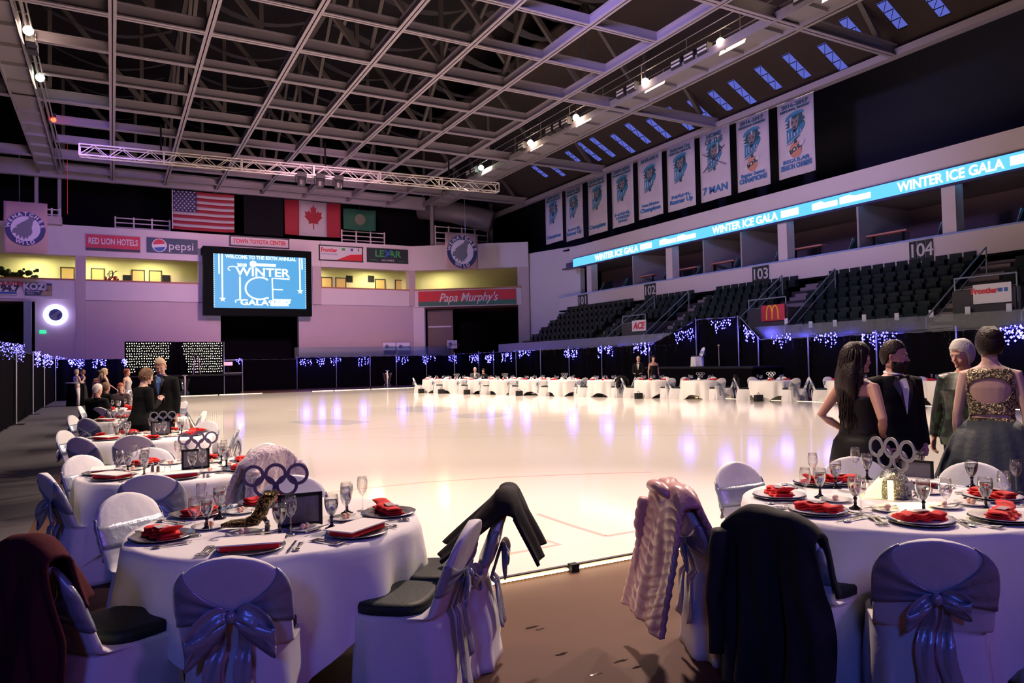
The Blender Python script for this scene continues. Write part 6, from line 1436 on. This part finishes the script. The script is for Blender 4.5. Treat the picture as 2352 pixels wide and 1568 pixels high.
        for i in range(100):
            a0 = PI * 1.02 + PI * .96 * i / 99; L_ = rr.uniform(.38, .58); f0 = rr.uniform(0, 6); pts = []
            for m in range(12):
                u = m / 11; rx = .083 + .035 * math.sin(PI * min(1, u * 1.25)); pts.append(q0(rx * math.cos(a0) * (1 + .12 * math.sin(i)) * (.55 if m == 0 else .93 if m == 1 else 1) + .010 * math.sin(u * 11 + f0), -.01 + (.105 + .03 * u * (1 if m < 8 else .6)) * math.sin(a0) * (.6 if m == 0 else .95 if m == 1 else 1) + .008 * math.cos(u * 12 + f0) - .02 * u, .205 - (L_ + .05) * u))
            hb.tube(pts, [.0095 * k * (1 - .6 * (m / 11) ** 2) for m in range(12)], 6)
        R_ = []
        for i in range(13):
            u = i / 12; z = .12 - .56 * u; w = .092 + .045 * math.sin(PI * min(1, u * 1.2)) - .045 * u ** 2; 
            R_.append([q0(w * math.cos(a) + .012 * math.sin(u * 7), -.055 - .045 * math.sin(PI * min(1, u * 1.6)) - .03 * u + (.062 * (1 - .4 * u)) * math.sin(a) + .006 * math.sin(7 * a + u * 6), z) for a in [2 * PI * j / 20 for j in range(20)]])
        hb.ring(R_)
    if hair: hb.build('hair', hair, o, True)
    # clothing
    CL_ = cloth or (TUX if outfit in ('suit', 'tux') else DRS)
    if outfit in ('suit', 'tux', 'jacket'):
        j = MB(); zz = [.455, .50, .55, .60, .65, .70, .745, .785, .812, .828, .838]
        j.ring([tring(z, H, fem, 32, off=.016 * k + (.03 * k if z < .52 else .012 * k if z < .66 else 0), lean=lean) for z in zz])
        for key in ('r', 'l'):
            sh, el, wr = A[key]; w2 = el.lerp(wr, .93)
            j.tube([sh - Vector((sh.x * .35, 0, -.004)), sh + Vector((0, 0, .004)), sh.lerp(el, .4), el, el.lerp(wr, .4), w2], [.040 * H, .046 * H, .042 * H, .036 * H, .033 * H, .026 * H], 14)
        x = j.build('jacket', CL_, o, True); m_ = x.modifiers.new('r', 'REMESH'); m_.mode = 'VOXEL'; m_.voxel_size = .02 if lowres else .010; m_.use_smooth_shade = True
        tr = MB()
        for key in ('r', 'l'):
            hp, kn, an = LG[key]; tr.tube([hp, hp.lerp(kn, .5), kn, kn.lerp(an, .5), an - Vector((0, 0, .02 * H))], [.066 * H, .058 * H, .046 * H, .040 * H, .038 * H], 14); 
        tr.build('trousers', CL_, o, True)
        if outfit == 'tux' or outfit == 'suit':
            f_ = lambda x, z, d=.046: Vector((x * H, tor(z, fem)[1] * H + d * k - abs(x) * .35 * H + lean * (z - .5) * H, z * H))
            s_ = MB(); s_.add([f_(-.026, .835), f_(.026, .835), f_(.022, .78), f_(.0, .66), f_(-.022, .78)], [(0, 1, 2, 3, 4)]); s_.build('shirt', SHIRT if outfit == 'tux' else (extra or SHIRT), o, solid=.006)
            MB().tube([Vector((.036 * H * math.cos(a), -.004 * H + .036 * H * math.sin(a), (.851 + .006 * math.sin(a) * -1) * H)) + LN(.85) for a in [2 * PI * i_ / 18 for i_ in range(19)]], .011 * k, 6).build('collar', SHIRT if outfit == 'tux' else (extra or SHIRT), o, True)
            for q_ in (-1, 1): MB().add([f_(q_ * .024, .838, .052), f_(q_ * .052, .80, .052), f_(q_ * .030, .74, .052), f_(q_ * .002, .655, .052), f_(q_ * .020, .78, .052)], [(0, 1, 2, 3, 4)]).build('lapel', mat('satin_lapel', (.02, .02, .025), .35), o, solid=.004)
            if outfit == 'tux':
                bt_ = MB(); c0 = f_(0, .832, .060)
                for q_ in (-1, 1): bt_.slab([c0, c0 + Vector((q_ * .045 * k, 0, .022 * k)), c0 + Vector((q_ * .045 * k, 0, -.022 * k))], (0, .012, 0))
                bt_.ball(c0, (.009, .012, .010), 8, 5); bt_.build('bow_tie', BLACK, o)
        for key in ('r', 'l'):
            an = LG[key][2]; MB().tube([Vector((an.x, an.y - .03 * H, .030)), Vector((an.x, an.y + .03 * H, .034)), Vector((an.x, an.y + .10 * H, .024))], [(.042, .028), (.044, .03), (.034, .02)], 10).build('shoe', BLACK, o, True)
    elif outfit in ('dress', 'gown', 'tulle', 'pants'):
        zt = {'dress': .775, 'gown': .77, 'tulle': .60, 'pants': .80}[outfit]
        if outfit != 'tulle':
            d = MB(); zz = [z for z in (.56, .60, .64, .68, .71, .74, .76, .78, .80) if z <= zt] ; d.ring([tring(z, H, fem, 32, off=.008 * k, lean=lean) for z in zz], cap=False); d.build('bodice', CL_, o, True, solid=.004)
        if outfit == 'pants':
            tr = MB()
            for key in ('r', 'l'):
                hp, kn, an = LG[key]; tr.tube([hp, kn, an - Vector((0, 0, .02 * H))], [.062 * H, .042 * H, .045 * H], 14)
            tr.build('trousers', extra or SHIRT, o, True)
        else:
            R_ = []; n = 64; flare = {'dress': .085, 'gown': .10, 'tulle': .21}[outfit]
            for i in range(14):
                u = i / 13; z = (.60 if outfit == 'tulle' else .59) * H * (1 - u) + .01; hw, f, bk = tor(max(.5, z / H), True); row = []
                for j in range(n):
                    a = 2 * PI * j / n; am = (.02 if outfit == 'tulle' else .008) * u ** .6 * math.sin(a * (15 if outfit == 'tulle' else 7)) + (.012 * u * math.sin(a * 27 + 1) if outfit == 'tulle' else 0)
                    ex = flare * H * u ** .75; row.append(Vector(((hw * H + .010 * k + ex + am) * math.cos(a), (f + bk) / 2 * H + ((f - bk) / 2 * H + .010 * k + ex * .9 + am) * math.sin(a), z)))
                R_.append(row)
            MB().ring(R_, cap=False).build('skirt', extra or CL_, o, True, solid=.004)
        if outfit in ('dress', 'gown'):
            for s_ in (-1, 1):
                MB().tube([Vector((s_ * .05 * H, tor(.775, True)[1] * H * .9, .775 * H)), Vector((s_ * .055 * H, 0, .835 * H)), Vector((s_ * .04 * H, -.053 * H, .80 * H)), Vector((s_ * .01 * H, -.058 * H, .72 * H))], .006 * k, 6).build('strap', CL_, o, True)
    return o, dict(H=H, k=k, A=A, hc=hc, T=T, lean=lean)
ST = ((.125, -.01, .625), (.13, .015, .485), (0, .1, -1), (-1, 0, 0)); 
def mir(a): return tuple(tuple((-v[0], v[1], v[2])) for v in a)
SIDE = {'r': ST, 'l': mir(ST)}
AK = ((.175, -.05, .665), (.098, .035, .585), (-.7, .6, -.3), (-.7, -.7, 0))      # hand on hip
# --- the four guests standing behind the right table
person('woman in a black gown with long dark wavy hair, hand on her hip', 1968, 5.75, 1.70, 42, True, {'r': AK, 'l': mir(AK)}, .9, SK1, 'gown', HDARK, 'long', head=(0, 0, -18))
MT = {'r': ((.135, -.02, .63), (.105, .075, .50), (-.55, .35, -.75), (-.4, -.8, 0)), 'l': ((-.150, -.03, .63), (-.115, .05, .50), (.5, .3, -.8), (.6, -.8, 0))}
o, I = person('bearded man in a black tuxedo and bow tie beside the woman with long dark hair', 2052, 6.0, 1.72, 142, False, MT, .6, SK1, 'tux', HDARK, 'short', head=(-4, 0, 42))
q = lambda *v: I['hc'] + I['T'] @ (Vector(v) * I['k'])
b = MB(); R_ = []
for z, e, f in ((-.035, .5, .6), (-.02, .8, .9), (0, .95, 1.0), (.02, 1.04, 1.04), (.04, 1.05, 1.02), (.055, 1.03, .98)):
    R_.append([q(.056 * e * math.cos(a), .012 + .078 * f * math.sin(a), z) for a in [-.25 + (PI + .5) * j / 16 for j in range(17)]])
b.ring(R_, close=False, cap=False); b.tube([q(-.03, .080, .052), q(0, .096, .056), q(.03, .080, .052)], .006, 6); b.build('beard', HDARK, o, True, solid=.012)
PJ = mat('dark_green_patterned_jacket', (.006, .008, .007), .4, noise=.9, nscale=22, col2=(.02, .045, .028), sharp=True)
person('grey-haired older woman in a dark green patterned jacket, partly hidden by the gold-bodiced woman', 2214, 6.55, 1.72, 205, True, {'r': ((.135, .0, .625), (.15, .03, .485), (.05, .15, -1), (-1, 0, 0)), 'l': mir(ST)}, .7, SK1, 'jacket', HGREY, 'bob', head=(-10, 0, -12), cloth=PJ)
TUL = mat('dark_tulle', (.035, .045, .055), .7, bump=.3, bscale=20)
AW = ((.128, -.015, .63), (.135, .01, .49), (0, .1, -1), (-1, 0, 0))
o, I = person('woman seen from behind with dark updo, gold sequin open-back bodice and dark tulle skirt', 2274, 5.75, 1.80, 4, True, {'r': AW, 'l': mir(AW)}, .6, SK2, 'tulle', HDARK, 'updo', head=(0, 0, 22), extra=TUL)
SEQ = mat('gold_sequins', (.09, .07, .05), .3, .7, noise=.9, nscale=75, bump=1, bscale=120, col2=(.95, .75, .45), sharp=True); H = I['H']
b = MB(); nj, nz = 96, 60; vs = []; z0_, z1_ = .595, .826
for i in range(nz + 1):
    z = z0_ + (z1_ - z0_) * i / nz; vs += tring(z, H, True, nj, off=.010)
fs = []
for i in range(nz):
    z = z0_ + (z1_ - z0_) * (i + .5) / nz
    for j in range(nj):
        a = 2 * PI * (j + .5) / nj; x = math.cos(a); back = math.sin(a) < 0
        hole = back and ((x / .80) ** 2 + ((z - .738) / .050) ** 2 < 1 or (z < .742 and z > .650 + .028 * abs(x) + .012 and abs(x) < .80 and z > .668 - 0 and (x / .80) ** 2 + ((z - .738) / .062) ** 2 < 1))
        gap = back and .615 < z < .632 - .006 * abs(x) and abs(x) < .9
        arm = abs(x) > .86 and z > .752
        if not (hole or gap or arm): fs.append((i * nj + j, i * nj + (j + 1) % nj, (i + 1) * nj + (j + 1) % nj, (i + 1) * nj + j))
b.add(vs, fs); b.build('bodice', SEQ, o, True, solid=.005)

# --- couple at the left row
HP = {'r': ((.12, .04, .64), (.035, .17, .70), (-.3, .5, .6), (-.8, .2, 0)), 'l': ((-.12, .05, .64), (-.02, .18, .70), (.3, .5, .6), (.8, .2, 0))}
o, I = person('short-haired woman in black bending over a phone held in both hands at the left tables', 320, 10.8, 1.63, 62, True, HP, 1.1, SK2, 'jacket', HBR, 'curly', head=(-16, 0, 0), lean=.12, cloth=TUX)
p_ = MB().box((0, .225 * I['H'], .725 * I['H']), (.07, .015, .14)); x = p_.build('mobile_phone', BLACK, loc=o.location); x.rotation_euler = o.rotation_euler; tag(x, 'small dark phone held up by the short-haired woman in black', 'phone')
BLS = mat('blue_shirt', (.05, .12, .30), .6)
person('tall grey-blond man in a dark suit and blue shirt looking down beside the short-haired woman', 372, 11.9, 1.80, 200, False, {'r': ((.135, .02, .63), (.09, .12, .60), (-.6, .5, .2), (0, 0, -1)), 'l': mir(ST)}, .6, SK1, 'suit', HBL, 'short', head=(-24, 0, 10), lean=.06, extra=BLS)
# --- guests farther down the left side
def sit(px, d, H, deg, lab, **kw):
    r = ray(px, 850); p = EYE + r * (d / FPX)
    LP = {'r': ((.06, .26, .50), (.06, .26, .25)), 'l': ((-.06, .26, .50), (-.06, .26, .25))}
    AM = {'r': ((.13, .06, .63), (.09, .20, .58), (-.3, .9, 0), (0, 0, -1)), 'l': ((-.13, .06, .63), (-.09, .20, .58), (.3, .9, 0), (0, 0, -1))}
    return person(lab, px, d, H, deg, kw.pop('fem', False), kw.pop('arms', AM), .6, pos=(p.x, p.y, -.50 * H + .47), leg_pose=LP, lowres=True, **kw)
sit(222, 15.2, 1.72, 35, 'seated white-haired man in a black coat seen from behind in the left row', skin_=SK1, hair=mat('hair_white', (.7, .62, .6), .6), hairkind='short', outfit='jacket', cloth=TUX, head=(-10, 0, -20))
sit(243, 18.5, 1.66, 60, 'seated brown-haired woman in black in the left row beyond the white-haired man', fem=True, skin_=SK1, hair=HBR, hairkind='bob', outfit='jacket', cloth=TUX)
sit(277, 18.6, 1.62, 195, 'seated red-haired guest facing the camera in the left row', fem=True, skin_=SK1, hair=HRED, hairkind='short', outfit='jacket', cloth=mat('dark_plum', (.03, .01, .02), .8), head=(-12, 0, 8))
person('guest in white blouse and white trousers standing by the cocktail table', 176, 33.5, 1.68, 60, True, HP, .6, SK2, 'pants', HBL, 'bob', lowres=True, cloth=SHIRT, extra=mat('white_trousers', (.75, .7, .7), .7))
person('guest in black facing the white-trousered guest by the cocktail table', 190, 34.2, 1.66, 250, True, HP, .6, SK1, 'dress', HBR, 'bob', lowres=True)
person('standing guest in a pink dress beyond the seated guests of the left row', 228, 26, 1.62, 20, True, SIDE, .6, SK1, 'gown', HDARK, 'updo', lowres=True, cloth=mat('pink_dress', (.45, .17, .2), .6))
person('long-haired guest in a black dress beside the pink-dressed guest', 240, 25.5, 1.68, 80, True, {'r': ((.13, .06, .66), (.20, .16, .58), (.3, .6, -.5), (0, 0, -1)), 'l': mir(ST)}, .6, SK1, 'dress', HBL, 'long', lowres=True)
person('red-haired guest in a silver dress standing left of the couple', 292, 24.5, 1.64, 120, True, SIDE, .6, SK1, 'dress', HRED, 'updo', lowres=True, cloth=mat('silver_dress', (.35, .33, .36), .35, .4))
# --- guests across the ice
d8 = (FARC[7][0] * .483 + FARC[7][1] * .875)
person('bald man in a black tuxedo standing behind the tables across the ice', 1467, 31.5, 1.74, 190, False, {'r': ((.13, .03, .62), (.10, .14, .58), (-.6, .6, 0), (0, 0, -1)), 'l': ((-.13, .03, .62), (-.10, .14, .58), (.6, .6, 0), (0, 0, -1))}, .6, SK1, 'tux', HGREY, 'short', lowres=True, head=(-8, 0, 0))
person('guest in dark clothes standing right of the bald tuxedoed man across the ice', 1501, 31.0, 1.76, 160, True, SIDE, .6, SK1, 'dress', HDARK, 'bob', lowres=True)
c3 = FARC[2]
sit(1091, EYE.y + c3[0] * .483 + c3[1] * .875 + 1.0, 1.78, 185, 'seated man in a grey suit behind the third table across the ice', skin_=SK1, hair=HGREY, hairkind='short', outfit='suit', cloth=mat('grey_suit', (.05, .05, .07), .7), head=(-10, 0, 0))
sit(1110, EYE.y + c3[0] * .483 + c3[1] * .875 + 1.1, 1.62, 185, 'seated woman in black beside the grey-suited man across the ice', fem=True, skin_=SK1, hair=HDARK, hairkind='bob', outfit='jacket', cloth=TUX)
